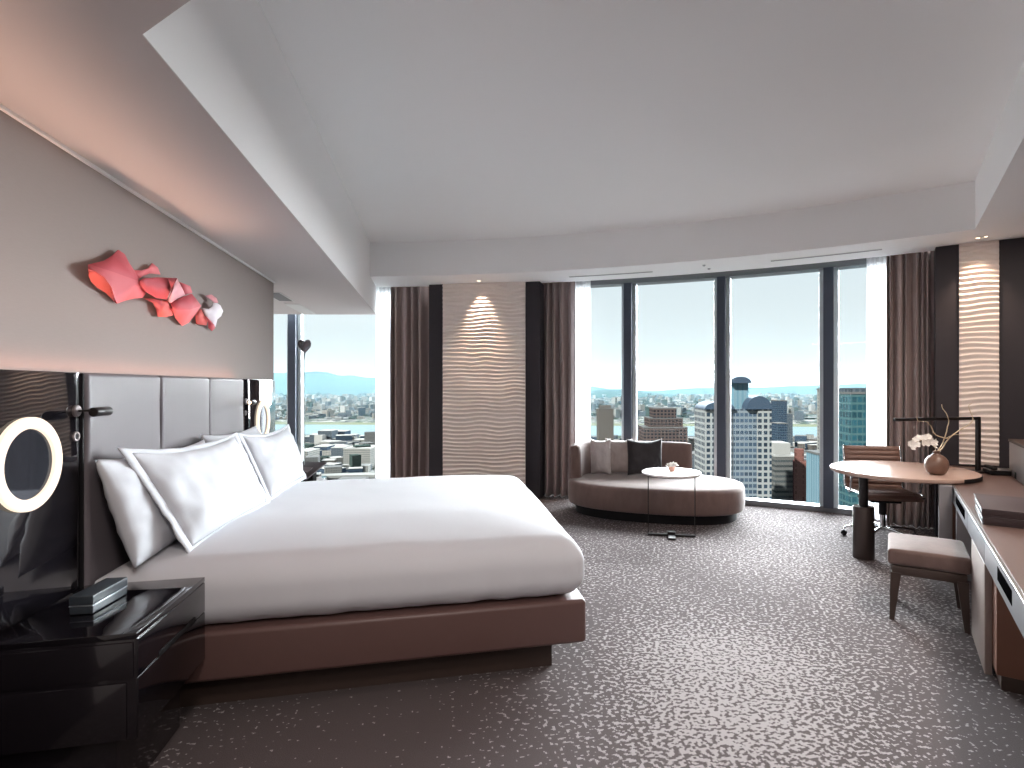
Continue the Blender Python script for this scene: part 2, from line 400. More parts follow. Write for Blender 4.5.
# right soffit and window ceiling
aE1 = arc_p(RE, RWP)
rs = [rw(tn, RWP), ] + [rw(tn, SOF), cornR] + arc_pts(RB, aB1, aB0)[1:] + arc_pts(RE, arc_x(RE, XB), aE1)
struct(MB().prism(rs, ZB, ZB + 0.06), 'ceiling_window', M['ceiling'], 'white lower ceiling along the windows and the desk')
struct(MB().prism([rw(tn, SOF), cornR, cornR + EP * 0.06, rw(tn, SOF) + EP * 0.06], ZB + 0.0602, ZC + 0.1), 'ceiling_face_right', M['ceiling'])
bk = arc_pts(RB, aB1, aB0) + list(reversed(arc_pts(RB + 0.06, aB1, aB0)))
struct(MB().prism(bk, ZB + 0.0602, ZC + 0.1), 'ceiling_bulkhead', M['ceiling'], 'curved white bulkhead above the windows', smooth=30)
struct(MB().prism([rw(tn, SOF), rw(tn, RWP), rw(tn - 0.06, RWP), rw(tn - 0.06, SOF)], ZS, ZC), 'ceiling_step', M['ceiling'])
# curtain pocket above the windows
aEa, aEb = arc_x(RE, XL), arc_p(RE, RWP)
pk = arc_pts(RE - 0.05, aEa, aEb, 60) + list(reversed(arc_pts(RE, aEa, aEb, 60)))
struct(MB().prism(pk, ZB + 0.062, 3.06), 'trim_pocket', M['ceiling'])
pk = arc_pts(RE - 0.05, aEa, arc_x(RE, XB), 30) + list(reversed(arc_pts(RE, aEa, arc_x(RE, XB), 30)))
struct(MB().prism(pk, ZS + 0.0035, ZB + 0.062), 'trim_pocket_low', M['ceiling'])
pk = arc_pts(RE - 0.05, aEa, aEb, 60) + list(reversed(arc_pts(12.2, aEa, aEb, 60)))
struct(MB().prism(pk, 3.06, 3.12), 'ceiling_pocket', M['ceiling'])

# wall-top trim
struct(MB().box((XW + 0.008, (5.58 + YB) / 2, 2.4175), (0.016, 5.58 - YB, 0.012)), 'trim_cove', M['ceiling'])

# ------------------------------------------------------------------ windows
def window(name, a0, a1, mull, label):
    root = empty(name, (*arc((a0 + a1) / 2, RG), 0), 0, label, None, None, 'structure')
    L0 = root.location
    def part(mb, n, mat, sm=30, lab=None):
        o = mb.build(n, mat, smooth=sm, loc=None)
        o.data.transform(Matrix.Translation(-L0)); o.parent = root
        if lab: o['label'] = lab
        return o
    n = 30
    part(MB().prism(arc_pts(11.93, a0, a1, n) + list(reversed(arc_pts(12.1, a0, a1, n))), 0.0, 0.06), 'sill_frame', M['sill'])
    part(MB().prism(arc_pts(11.90, a0, a1, n) + list(reversed(arc_pts(12.1, a0, a1, n))), 2.812, 3.06), 'head_frame', M['sill'])
    for a in mull:
        d = Vector((math.cos(a), math.sin(a))); t = Vector((-d.y, d.x)); c = O2 + d * 11.985
        q = [c + d * sd * 0.115 + t * st * 0.052 for sd, st in ((-1, -1), (1, -1), (1, 1), (-1, 1))]
        part(MB().prism(q, 0.06, 2.812), 'mullion', M['frame'])
        for sg in (-1, 1):
            c2 = O2 + d * 12.0 + t * sg * 0.075
            q = [c2 + d * sd * 0.04 + t * st * 0.023 for sd, st in ((-1, -1), (1, -1), (1, 1), (-1, 1))]
            part(MB().prism(q, 0.06, 2.812), 'lit_side_strip', M['frame_lit'], lab='pale strip painted as the lit side of the mullion')  # added strip, its pale colour stands for light on the frame side
    ed = [a0] + sorted(mull, reverse=True) + [a1] if a0 > a1 else [a0] + sorted(mull) + [a1]
    for i in range(len(ed) - 1):
        s_ = 0.0088 if ed[i] < ed[i + 1] else -0.0088
        b0 = ed[i] + (s_ if i else 0); b1 = ed[i + 1] - (s_ if i < len(ed) - 2 else 0)
        part(MB().prism(arc_pts(12.005, b0, b1, 8) + list(reversed(arc_pts(12.015, b0, b1, 8))), 0.06, 2.812), 'pane', M['glass'])
    return root
aPA, aPB = arc_ang(429, RP), arc_ang(540, RP)
aQ = arc_p(12.0, -0.05)
window('window_2', aPB - 0.0, aQ, [arc_ang(628, 11.9), arc_ang(721.5, 11.9), arc_ang(828.5, 11.9)], 'wide curved window behind the daybed, three blue-grey mullions')
window('window_1', arc_x(12.0, XL + 0.02), aPA, [arc_ang(291.5, 11.87)], 'corner window beyond the bed wall')

# ------------------------------------------------------------------ piers with relief panels
A1, B1 = arc(aPA, RP), arc(aPB, RP); dP = (B1 - A1).normalized(); nP = Vector((dP.y, -dP.x))  # towards the room
struct(MB().prism([A1, B1, B1 - nP * 0.62, A1 - nP * 0.62], 0.0005, ZB - 0.0005), 'wall_pier', M['darkpanel'], 'dark charcoal pier between the windows')
Q1, Q2 = rw(2.98, -0.035), rw(2.98, RWP)
struct(MB().prism([Q1, Q2, Q2 + ER * 0.32, Q1 + ER * 0.5], 0.0005, ZB - 0.0005), 'wall_pier_right', M['darkpanel'], 'dark charcoal panelled end wall beside the desk')

def relief(name, pa, pb, z0, z1, nrm, label, seed):
    root = empty(name, (*((pa + pb) / 2), z0), math.atan2((pb - pa).y, (pb - pa).x), label, 'wall panel')
    Wd = (pb - pa).length; Hh = z1 - z0
    def fn(uu, vv):
        x = (uu - 0.5) * Wd; z = vv * Hh
        w1 = mn.noise(Vector((x * 2.3 + seed + 0.37, z * 3.1 + 0.4, 0.3))) * 0.75 + mn.noise(Vector((x * 5.2 + seed, z * 1.7, 5.4))) * 0.35
        ph = z / 0.052 + w1 * 0.85
        k = ph - math.floor(ph); prof = (k / 0.68) if k < 0.68 else (1 - (k - 0.68) / 0.32)
        prof = prof * prof * (3 - 2 * prof)
        amp = 0.015 + 0.009 * mn.noise(Vector((x * 2.5, z * 3.0, seed + 9)))
        return (x, -0.022 - amp * prof, z)
    o = MB().grid(fn, 36, 620).build('relief_surface', M['relief'], root, smooth=75)
    MB().box((0, -0.008, Hh / 2), (Wd, 0.016, Hh)).build('backing_board', M['relief'], root)
    return root
ra, rb = arc_ang(444, RP), arc_ang(525, RP)
def on_line(x, a, d):   # point on the pier front seen in column x
    r_ = ray(x, CY).to_2d(); t = (a.x * d.y - a.y * d.x) / (r_.x * d.y - r_.y * d.x); return r_ * t
RA, RBp = on_line(443.5, A1, dP), on_line(525.5, A1, dP)
relief('relief_panel', RA, RBp, 0.02, ZB - 0.002, nP, 'pale ridged plaster panel on the dark pier behind the foot of the bed', 1.3)
RC, RD = on_line(959, Q1, EP), on_line(998.6, Q1, EP)
relief('relief_panel', RC, RD, 0.72, ZB - 0.002, -ER, 'narrow warm-lit ridged plaster panel on the end wall beside the desk', 8.1)

# ------------------------------------------------------------------ curtains
def curtain(name, x0, x1, R, mat, label, waves, amp, z0=0.003, z1=2.99, seed=0, cat='curtain', taper=0.0, lean=0.0):
    a0, a1 = arc_ang(x0, R), arc_ang(x1, R); mid = (a0 + a1) / 2
    root = empty(name, (*arc(mid, R), 0), 0, label, cat)
    L0 = root.location
    nu = waves * 12; nv = 26
    sub = random.Random(seed); offs = [sub.uniform(-0.35, 0.35) for _ in range(waves + 2)]; ams = [sub.uniform(0.6, 1.3) for _ in range(waves + 2)]
    def fn(uu, vv):
        z = z0 + (z1 - z0) * vv
        k = uu * waves; i = int(min(k, waves - 1)); f = k - i
        ph = k + (offs[i] * (1 - f) + offs[i + 1] * f) + 0.25 * mn.noise(Vector((uu * 3 + seed, z * 0.5, 1)))
        am = amp * (ams[i] * (1 - f) + ams[i + 1] * f) * (0.55 + 0.45 * min(1, (z1 - z) / 0.8))
        w = math.sin(2 * PI * ph); w = math.copysign(abs(w) ** 0.8, w)
        a = a0 + (a1 - a0) * uu
        sq = 1 + taper * math.sin(PI * min(1, max(0, (z) / z1)))
        a = mid + (a - mid) * sq + lean * (1 - vv) ** 2 * (a1 - a0)
        p = arc(a, R + am * w)
        return (p.x - L0.x, p.y - L0.y, z)
    mb = MB().grid(fn, nu, nv); o = mb.build('cloth', mat, root, smooth=80)
    sd = o.modifiers.new('thickness', 'SOLIDIFY'); sd.thickness = 0.004
    tr = MB().prism(arc_pts(R - 0.02, a0, a1, 10) + list(reversed(arc_pts(R + 0.02, a0, a1, 10))), 2.995, 3.05)
    t = tr.build('curtain_track', M['vent'], None); t.data.transform(Matrix.Translation(-L0)); t.parent = root
    hd = MB().grid(lambda uu, vv: (lambda p: (p.x - L0.x, p.y - L0.y, 2.86 + 0.13 * vv))(arc(a0 + (a1 - a0) * uu, R - amp * 1.15 + 0.25 * amp * math.sin(uu * waves * 2 * PI))), nu, 2)
    return root
curtain('drape', 391.5, 432, 11.66, M['drape'], 'taupe drape left of the dark pier, beside the corner window', 5, 0.058, seed=3, z1=2.995)
curtain('drape', 536, 574.5, 11.66, M['drape'], 'taupe drape right of the dark pier, behind the daybed end', 5, 0.058, seed=5, z1=2.995)
curtain('drape', 886.5, 939, 11.66, M['drape'], 'taupe drape behind the writing table and swivel chair', 7, 0.058, seed=8, z1=2.995)
curtain('sheer_curtain', 376, 394, 11.80, M['sheer'], 'white sheer curtain gathered at the corner window', 4, 0.03, seed=11, z1=2.995)
curtain('sheer_curtain', 572, 590.5, 11.80, M['sheer'], 'white sheer curtain beside the drape, left of the wide window', 5, 0.03, seed=12, z1=2.995)
curtain('sheer_curtain', 866.5, 888.5, 11.80, M['sheer'], 'white sheer curtain at the right end of the wide window', 5, 0.03, seed=14, z1=2.995)

# ------------------------------------------------------------------ headboard wall
HB0, HB1, ZH = 2.665, 4.575, 1.508
YH = (HB0 + HB1) / 2
hb = empty('headboard', (XW, YH, 0), 0, 'mauve-grey leather headboard of three upholstered panels behind the bed', 'headboard')
for i in range(3):
    y0 = HB0 + i * (HB1 - HB0) / 3; y1 = HB0 + (i + 1) * (HB1 - HB0) / 3
    def fn(q): 
        return (q.x + 0.006 * mn.noise(Vector((q.y * 3 + i, q.z * 3, 2))), q.y, q.z)
    MB().rbox((0.032, (y0 + y1) / 2 - YH, 0.15 + (ZH - 0.15) / 2), (0.062, y1 - y0 - 0.004, ZH - 0.15), 0.022, 4, (1, 8, 12), fn).build('padded_panel', M['grey_leather'], hb)
MB().box((0.004, 0, 0.08 + 0.7), (0.008, HB1 - HB0, 1.4)).build('backing_board', M['blackmat'], hb)
MB().rbox((0.027, -(HB1 - HB0) / 2 - 0.007, 0.76), (0.05, 0.010, 1.49), 0.003, 2).build('edge_strip', M['blackmat'], hb)

def gloss_panel(y0, y1, label):
    r = empty('gloss_panel', (XW, (y0 + y1) / 2, 0), 0, label, 'wall panel')
    MB().rbox((0.0235, 0, 0.02 + (ZH - 0.02) / 2), (0.045, y1 - y0, ZH - 0.02), 0.003, 2).build('black_sheet', M['blackgloss'], r)
    return r
gloss_panel(1.2, HB0 - 0.018, 'glossy black wall panel behind the near nightstand')
gloss_panel(HB1 + 0.008, 5.46, 'glossy black wall panel between headboard and corner window')
XP = XW + 0.0465
RX = Matrix.Rotation(PI / 2, 3, 'Y')
def ring_lamp(y, z, label):
    r = empty('ring_lamp', (XP, y, z), 0, label, 'lamp')
    n = 64; R0, R1 = 0.1275, 0.169
    MB().lathe([(R0, 0.0), (R0, 0.012), (R0 + 0.005, 0.016), (R1 - 0.005, 0.016), (R1, 0.012), (R1, 0.0), (R0, 0.0)], n=n, mat=RX).build('glowing_ring', M['ring_glow'], r, smooth=50)
    MB().lathe([(0.0, 0.003), (R0 - 0.001, 0.003), (R0 - 0.001, 0.0005), (0.0, 0.0005)], n=n, mat=RX).build('mirror_disc', M['ring_mirror'], r)
ring_lamp(2.345, 1.171, 'lit ring mirror on the black panel above the near nightstand')
ring_lamp(5.08, 1.163, 'lit ring mirror between the headboard and the corner window')
def reading_lamp(y, z, sgn, label, lit):
    r = empty('reading_lamp', (XP, y, z), 0, label, 'lamp')
    MB().lathe([(0, 0.012), (0.02, 0.012), (0.024, 0.008), (0.024, 0.0)], n=24, mat=RX).build('wall_disc', M['lamp_disc'], r)
    MB().tube([(0.01, 0, 0), (0.05, 0, 0.0), (0.058, 0.008 * sgn, -0.002), (0.058, 0.02 * sgn, -0.002)], 0.004, 10).build('arm', M['blackmetal'], r)
    h = MB().lathe([(0, -0.055), (0.016, -0.055), (0.019, -0.051), (0.019, 0.051), (0.016, 0.055), (0.012, 0.055), (0.012, 0.047), (0, 0.047)], n=24, mat=Matrix.Rotation(-sgn * PI / 2 - 0.0, 3, 'X') @ Matrix.Rotation(0.0, 3, 'Y'), c=(0.062, 0.055 * sgn, -0.006))
    h.build('lamp_head', M['blackmetal'], r)
    MB().lathe([(0, 0.0485), (0.0118, 0.0485), (0.0118, 0.0475), (0, 0.0475)], n=20, mat=Matrix.Rotation(-sgn * PI / 2, 3, 'X'), c=(0.062, 0.055 * sgn, -0.006)).build('bulb_face', M['led'] if lit else M['paper'], r)
reading_lamp(2.615, 1.351, 1, 'black tube reading lamp at the near edge of the headboard', False)
reading_lamp(4.655, 1.335, -1, 'black tube reading lamp at the window side of the headboard', True)
for y, lab in ((2.617, 'round nickel switch below the near reading lamp'), (4.65, 'round nickel switch below the far reading lamp')):
    r = empty('wall_switch', (XP, y, 1.247), 0, lab, 'switch')
    MB().lathe([(0.012, 0.002), (0.013, 0.006), (0.019, 0.006), (0.021, 0.002), (0.021, 0.0), (0.012, 0.0), (0.012, 0.002)], n=28, mat=RX).build('ring_bezel', M['lamp_disc'], r)
    MB().lathe([(0, 0.004), (0.0115, 0.003), (0.0115, 0.0005), (0, 0.0005)], n=24, mat=RX).build('button', M['blackmat'], r)

# ------------------------------------------------------------------ bed
bed = empty('bed', (-0.35, 3.69, 0), 0, 'wide low bed with brown leather base under a white duvet', 'bed')
BX0, BX1, BY0, BY1 = -1.40, 0.742, 2.69, 4.86
MB().rbox(((BX0 + BX1) / 2 + 0.35, (BY0 + BY1) / 2 - 3.69, 0.26), (BX1 - BX0, BY1 - BY0, 0.22), 0.022, 4).build('bed_base', M['brown_leather'], bed)
MB().box(((BX0 + 0.585) / 2 + 0.35, (2.80 + 4.75) / 2 - 3.69, 0.0755), (0.585 - BX0, 1.95, 0.15)).build('plinth', M['plinth'], bed)
MB().rbox(((BX0 + 0.68) / 2 + 0.35, (BY0 + BY1) / 2 - 3.69, 0.47), (0.68 - BX0, 2.05, 0.20), 0.06, 4, (4, 4, 1)).build('mattress', M['linen'], bed)
# duvet
DX0, DX1, DY0, DY1, DZ0, DZ1 = -1.405, 0.738, 2.695, 4.86, 0.372, 0.662
dc = Vector(((DX0 + DX1) / 2, (DY0 + DY1) / 2, (DZ0 + DZ1) / 2)); dd = Vector((DX1 - DX0, DY1 - DY0, DZ1 - DZ0))
def duvet_fn(q):
    x, y, z = q; fx = x / (dd.x / 2); fy = y / (dd.y / 2); fz = (z + dd.z / 2) / dd.z
    # crown in the middle, lower towards the head
    crown = 0.082 * max(0, 1 - abs(fy) ** 4) * max(0, 1 - abs(fx) ** 6)
    if fx < -0.55: crown -= 0.02 * ((-fx - 0.55) / 0.45) ** 1.2
    z += fz * crown
    z += fz * (0.006 * mn.noise(Vector((x * 2.1, y * 2.7, 3))) + 0.0025 * mn.noise(Vector((x * 7, y * 5, 1))))
    dh = (-dd.x / 2 + 0.11 - x) / 0.11        # the head end stays square against the headboard
    if dh > 0:
        k = 0.11 * (1 - math.sqrt(max(0, 1 - min(1, dh) ** 2)))
        if abs(fy) > 0.8: y += math.copysign(k, fy)
        if fz > 0.6: z += k * 0.8
    df = (x - (dd.x / 2 - 0.11)) / 0.11         # mitred foot corners keep a fairly sharp upright edge
    if df > 0 and abs(fy) > 0.8: y += math.copysign(0.05 * (1 - math.sqrt(max(0, 1 - min(1, df) ** 2))), fy)
    # sides: belly out, tuck in at the bottom with shallow gathers
    if abs(fy) > 0.9:
        sg = math.copysign(1, fy); b = math.sin(PI * min(1, max(0, fz)))
        y += sg * (0.012 * b + 0.006 * mn.noise(Vector((x * 3, z * 4, 7))) + (1 - fz) * 0.010 * mn.noise(Vector((x * 11, 2, 7))))
        if fz < 0.15: z += 0.007 * mn.noise(Vector((x * 8, 4, 2)))
        # edge of the top drops slightly at the foot corner
    if fx > 0.9:
        b = math.sin(PI * min(1, max(0, fz)))
        x += 0.004 * b + 0.004 * mn.noise(Vector((y * 3, z * 4, 20)))
        # folded corners
        if abs(fy) > 0.93: x += 0.006 * (1 - fz)
    return (x, y, z)
dv = MB().rbox(dc, dd, 0.11, 8, (48, 44, 4), duvet_fn).build('duvet', M['linen'], None, smooth=70, loc=(dc.x, dc.y, DZ0))
tag(dv, 'smooth white duvet tucked over the whole bed', 'duvet')
def pillow(name, TL, TR, BL, BR, thick, mat, label, cat, flange=0.0, seed=0, group=None, nrm_out=(1, 0, 0.3), pinch=0.05, wr=0.02, sag=0.03):
    TL, TR, BL, BR = map(Vector, (TL, TR, BL, BR)); c = (TL + TR + BL + BR) / 4
    n = (TR - TL).cross(TL - BL).normalized()
    if n.dot(Vector(nrm_out)) < 0: n.negate()
    nu, nv = 40, 30
    bot = min(BL.z, BR.z)
    base = Vector((c.x, c.y, bot))
    mb = MB()
    def fn(sg, lim):
        def g(uu, vv):
            a = (uu * 2 - 1); b = (vv * 2 - 1)
            a2 = a * lim; b2 = b * lim
            e = max(0, 1 - abs(a) ** 2.6) ** 0.55 * max(0, 1 - abs(b) ** 2.6) ** 0.55
            aa = a2 * (1 - pinch * (1 - b * b) * 0.6 * abs(a) ** 2); bb = b2 * (1 - pinch * (1 - a * a) * abs(b) ** 2)
            s_, t_ = (aa + 1) / 2, (bb + 1) / 2
            p = (BL * (1 - s_) + BR * s_) * (1 - t_) + (TL * (1 - s_) + TR * s_) * t_
            w = mn.noise(Vector((a * 2.2 + seed, b * 2.2, sg))) * wr + wr * 0.6 * mn.noise(Vector((a * 6 + seed, b * 4, sg + 3))) * (0.35 + abs(a) ** 2)
            p = p + n * sg * (thick / 2 * e + w * min(1, e * 1.6))
            p.z -= sag * (1 - a * a) * max(0, b) ** 3
            return p - base
        return g
    lim = 1.0 - flange
    mb.grid(fn(1, lim), nu, nv); mb.grid(fn(-1, lim), nu, nv)
    root = empty(name, base, 0, label, cat, group)
    o = mb.build('case', mat, root, smooth=80)
    bm = bmesh.new(); bm.from_mesh(o.data); bmesh.ops.remove_doubles(bm, verts=bm.verts, dist=0.0008 if flange == 0 else 0.0008); bmesh.ops.recalc_face_normals(bm, faces=bm.faces); bm.to_mesh(o.data); bm.free()
    if flange:
        fb = MB(); N_ = 120; vs = []; fs = []
        for k in range(N_):
            q = k / N_ * 4; i = int(q); f = q - i
            a, b = [(-1 + 2 * f, -1), (1, -1 + 2 * f), (1 - 2 * f, 1), (-1, 1 - 2 * f)][i]
            for l_ in (lim * 0.985, lim + (1 - lim) * 0.5, 1.0):
                aa = a * l_ * (1 - pinch * (1 - b * b) * 0.6 * abs(a) ** 2); bb = b * l_ * (1 - pinch * (1 - a * a) * abs(b) ** 2)
                s_, t_ = (aa + 1) / 2, (bb + 1) / 2
                p = (BL * (1 - s_) + BR * s_) * (1 - t_) + (TL * (1 - s_) + TR * s_) * t_
                p = p + n * ((l_ - lim) / max(1e-6, 1 - lim)) * 0.012 * mn.noise(Vector((a * 4 + seed, b * 4, 11)))
                p.z -= sag * (1 - a * a) * max(0, b) ** 3
                vs.append(p - base)
        for k in range(N_):
            j = (k + 1) % N_
            for r_ in range(2): fs.append((k * 3 + r_, j * 3 + r_, j * 3 + r_ + 1, k * 3 + r_ + 1))
        fb.add(vs, fs); fo_ = fb.build('flange', mat, root, smooth=80)
        m_ = fo_.modifiers.new('thickness', 'SOLIDIFY'); m_.thickness = 0.006; m_.offset = 0
    return root
pillow('pillow', (-1.372, 2.625, 1.15), (-1.35, 3.66, 1.135), (-1.255, 2.68, 0.672), (-1.235, 3.66, 0.70), 0.19, M['linen2'], 'white pillow on the near side, leaning on the headboard behind another', 'pillow', 0, 2, sag=0.02)
pillow('pillow', (-1.37, 3.66, 1.165), (-1.36, 4.66, 1.15), (-1.235, 3.70, 0.70), (-1.235, 4.66, 0.69), 0.16, M['linen2'], 'white pillow on the window side, half hidden against the headboard', 'pillow', 0, 5, sag=0.02)
pillow('pillow', (-1.345, 2.74, 1.185), (-1.185, 3.69, 1.172), (-1.105, 2.83, 0.672), (-0.995, 3.70, 0.725), 0.17, M['linen2'], 'white flanged pillow in front on the near side of the bed', 'pillow', 0.1, 8)
pillow('pillow', (-1.195, 3.72, 1.168), (-1.135, 4.68, 1.155), (-1.015, 3.74, 0.722), (-1.005, 4.68, 0.722), 0.17, M['linen2'], 'white flanged pillow in front on the window side of the bed', 'pillow', 0.1, 13)

# ------------------------------------------------------------------ nightstands
def nightstand(y0, y1, label, near):
    x0, x1 = XP + 0.002, -0.985
    r = empty('nightstand', ((x0 + x1) / 2, (y0 + y1) / 2, 0), 0, label, 'nightstand')
    cx, cy = 0, 0; w, d = x1 - x0, y1 - y0
    MB().rbox((0, 0, 0.61), (w, d, 0.02), 0.002, 2).build('top_slab', M['blackgloss'], r)
    MB().rbox((0, 0, 0.43), (w - 0.004, d - 0.004, 0.34), 0.003, 2).build('case', M['blacklacq'], r)
    dr = MB().rbox((w / 2 - 0.004, 0, 0.535), (0.012, d - 0.008, 0.125), 0.002, 2).build('drawer', M['blackgloss'], r)
    MB().rbox((w / 2 + 0.0025, 0.02, 0.478), (0.003, d * 0.55, 0.022), 0.001, 1).build('handle_slot', M['blackmat'], dr)
    d2 = MB().rbox((w / 2 - 0.004, 0, 0.366), (0.012, d - 0.008, 0.205), 0.002, 2).build('drawer', M['blackgloss'], r)
    MB().rbox((0, -d / 2 - 0.0015, 0.53), (w - 0.02, 0.006, 0.12), 0.002, 2).build('side_rail', M['blacklacq'], r)
    MB().rbox((0, -d / 2 - 0.0015, 0.36), (w - 0.06, 0.004, 0.19), 0.0015, 2).build('side_panel', M['blacklacq'], r)
    MB().rbox((-0.03, 0.0, 0.131), (w - 0.10, d - 0.08, 0.26), 0.004, 2).build('pedestal', M['blacklacq'], r)
    return r
nightstand(2.12, 2.678, 'glossy black nightstand on the near side of the bed', True)
nightstand(4.89, 5.42, 'glossy black nightstand on the window side of the bed', False)
# box on the near nightstand
bx = empty('bedside_box', (-1.252, 2.428, 0.62), math.radians(-4), 'small dark clock box with silver line on the near nightstand', 'box')
MB().rbox((0, 0, 0.016), (0.078, 0.20, 0.028), 0.004, 2).build('lower_case', M['box_dark'], bx)
MB().rbox((0, 0, 0.0325), (0.0805, 0.202, 0.004), 0.001, 1).build('silver_band', M['silverline'], bx, smooth=40)
MB().rbox((0, 0, 0.052), (0.08, 0.202, 0.034), 0.004, 2).build('upper_case', M['box_dark'], bx)
# tablet and paper on the far nightstand
tb = empty('tablet', (-1.09, 5.03, 0.635), math.radians(-28), 'dark tilted tablet on the window-side nightstand', 'tablet')
tm = Matrix.Rotation(math.radians(22), 3, 'X')
MB().rbox((0, 0, 0.105), (0.25, 0.27, 0.012), 0.004, 2, mat=tm).build('slab', M['tablet'], tb)
MB().box((0, -0.01, 0.1085), (0.12, 0.08, 0.008), mat=tm).build('screen_print', M['tablet_mid'], tb)
MB().rbox((0, 0.06, 0.058), (0.1, 0.05, 0.116), 0.006, 2).build('stand', M['blackmat'], tb)
pp = MB().box((0, 0, 0.004), (0.15, 0.2, 0.008)).build('notepad', M['paper'], None); pp.location = (-1.07, 5.26, 0.62); pp.rotation_euler = (0, 0, 0.3)
tag(pp, 'white notepad beside the tilted tablet', 'notepad')
# heart balloon above far nightstand
hp = at_depth(304.5, 346, 4.75); hz0 = 0.62
bl = empty('heart_balloon', (hp.x, hp.y, hz0), A, 'small grey heart-shaped balloon on a thin pale string before the corner window', 'balloon')
def heart(uu, vv):
    a = 2 * PI * uu; ph = PI * vv
    x = 16 * math.sin(a) ** 3; z = 13 * math.cos(a) - 5 * math.cos(2 * a) - 2 * math.cos(3 * a) - math.cos(4 * a)
    k = math.sin(ph); t = math.cos(ph)
    sc = 0.0037
    return (x * k * sc, 0.026 * t, (z * k) * sc * 1.25 + hp.z - hz0)
hb_ = MB().grid(heart, 40, 12).build('foil_heart', M['balloon'], bl, smooth=80)
MB().cyl((0, 0, hp.z - hz0 - 0.115), (0, 0, hp.z - hz0 - 0.07), 0.002, 0.006, 10).build('neck', M['balloon'], bl)
MB().cyl((0, 0, 0.001), (0, 0, hp.z - hz0 - 0.11), 0.0022, n=6).build('string', M['string'], bl)

# ------------------------------------------------------------------ wall sculpture
art = empty('wall_sculpture', (XW, 3.6, 1.6), 0, 'folded coral red and white wall sculpture above the headboard', 'wall art')
AL = Vector((XW, 3.6, 1.6))
def art_piece(name, facets, label=None):
    """facets: list of (polygon in zoomed picture units with stand-off from the wall, material index)"""
    mb = MB()
    for poly, mi in facets:
        mb.cur = mi
        vs = [on_x(76 + px / 6.4, 240 + py / 6.4, XW + dpt) - AL for px, py, dpt in poly]
        mb.add(vs, [tuple(range(len(vs)))])
    o = mb.build(name, [M['art_red'], M['art_red2'], M['art_orange'], M['art_pink'], M['art_white']], art, smooth=5)
    bm = bmesh.new(); bm.from_mesh(o.data); bmesh.ops.remove_doubles(bm, verts=bm.verts, dist=0.0004); bmesh.ops.triangulate(bm, faces=[f for f in bm.faces if len(f.verts) > 4]); bm.to_mesh(o.data); bm.free()
    m_ = o.modifiers.new('thickness', 'SOLIDIFY'); m_.thickness = 0.006
    if label: o['label'] = label
    return o
art_piece('folded_sheet', [
    ([(85, 155, .05), (180, 132, .04), (235, 100, .035), (275, 64, .03), (312, 90, .03), (340, 145, .03), (370, 190, .03), (405, 250, .035), (400, 262, .06), (240, 205, .075)], 1),
    ([(85, 155, .05), (240, 205, .075), (400, 262, .06), (440, 300, .05), (445, 345, .04), (425, 370, .03), (370, 375, .03), (315, 388, .025), (262, 407, .02), (245, 365, .04), (225, 300, .05), (180, 238, .06), (120, 200, .06), (83, 185, .055)], 0),
    ([(83, 185, .055), (120, 200, .06), (180, 238, .06), (225, 300, .05), (245, 365, .04), (262, 407, .02), (190, 332, .02), (130, 300, .02), (95, 265, .025), (78, 225, .04)], 2)])
art_piece('folded_sheet', [([(370, 192, .03), (430, 198, .03), (470, 180, .03), (492, 150, .03), (525, 178, .03), (542, 222, .03), (470, 214, .02), (425, 232, .02), (400, 250, .03)], 0)])
art_piece('folded_sheet', [
    ([(410, 262, .07), (450, 248, .075), (520, 240, .08), (640, 243, .06), (582, 380, .085), (520, 372, .07), (455, 335, .06), (420, 295, .06)], 1),
    ([(640, 243, .06), (662, 285, .05), (692, 350, .04), (640, 375, .05), (600, 402, .06), (582, 380, .085)], 3)])
art_piece('folded_sheet', [([(655, 268, .03), (725, 295, .03), (738, 338, .03), (690, 352, .03)], 1)])
art_piece('folded_sheet', [([(430, 372, .025), (500, 376, .03), (545, 385, .05), (545, 440, .05), (520, 488, .02), (518, 440, .02), (490, 400, .02)], 0),
                           ([(545, 385, .05), (578, 388, .05), (605, 432, .04), (614, 480, .03), (570, 490, .025), (520, 488, .02), (545, 440, .05)], 2)])
art_piece('folded_sheet', [
    ([(607, 402, .06), (690, 362, .055), (742, 344, .05), (772, 380, .05), (802, 422, .05), (730, 445, .075), (650, 448, .07), (622, 440, .06)], 1),
    ([(802, 422, .05), (770, 470, .035), (720, 530, .025), (680, 550, .02), (640, 505, .03), (610, 440, .045), (622, 440, .06), (650, 448, .07), (730, 445, .075)], 0)])
art_piece('folded_sheet', [([(800, 440, .045), (822, 480, .04), (845, 520, .03), (835, 547, .02), (775, 540, .02), (768, 490, .03)], 2)])
art_piece('folded_sheet', [([(822, 480, .045), (850, 505, .05), (880, 540, .04), (886, 560, .03), (865, 580, .02), (845, 560, .02), (845, 520, .035)], 1)])
art_piece('folded_sheet', [([(812, 436, .05), (855, 442, .06), (878, 425, .06), (884, 402, .055), (905, 405, .06), (925, 418, .06), (942, 455, .05), (930, 488, .045), (905, 508, .05), (893, 555, .03), (870, 520, .04), (850, 505, .05), (830, 475, .05)], 4)], 'white folded sheet at the end of the sculpture')
art_piece('folded_sheet', [([(825, 356, .03), (862, 350, .035), (895, 375, .04), (905, 403, .05), (884, 404, .05), (866, 385, .04), (848, 372, .03)], 3)])

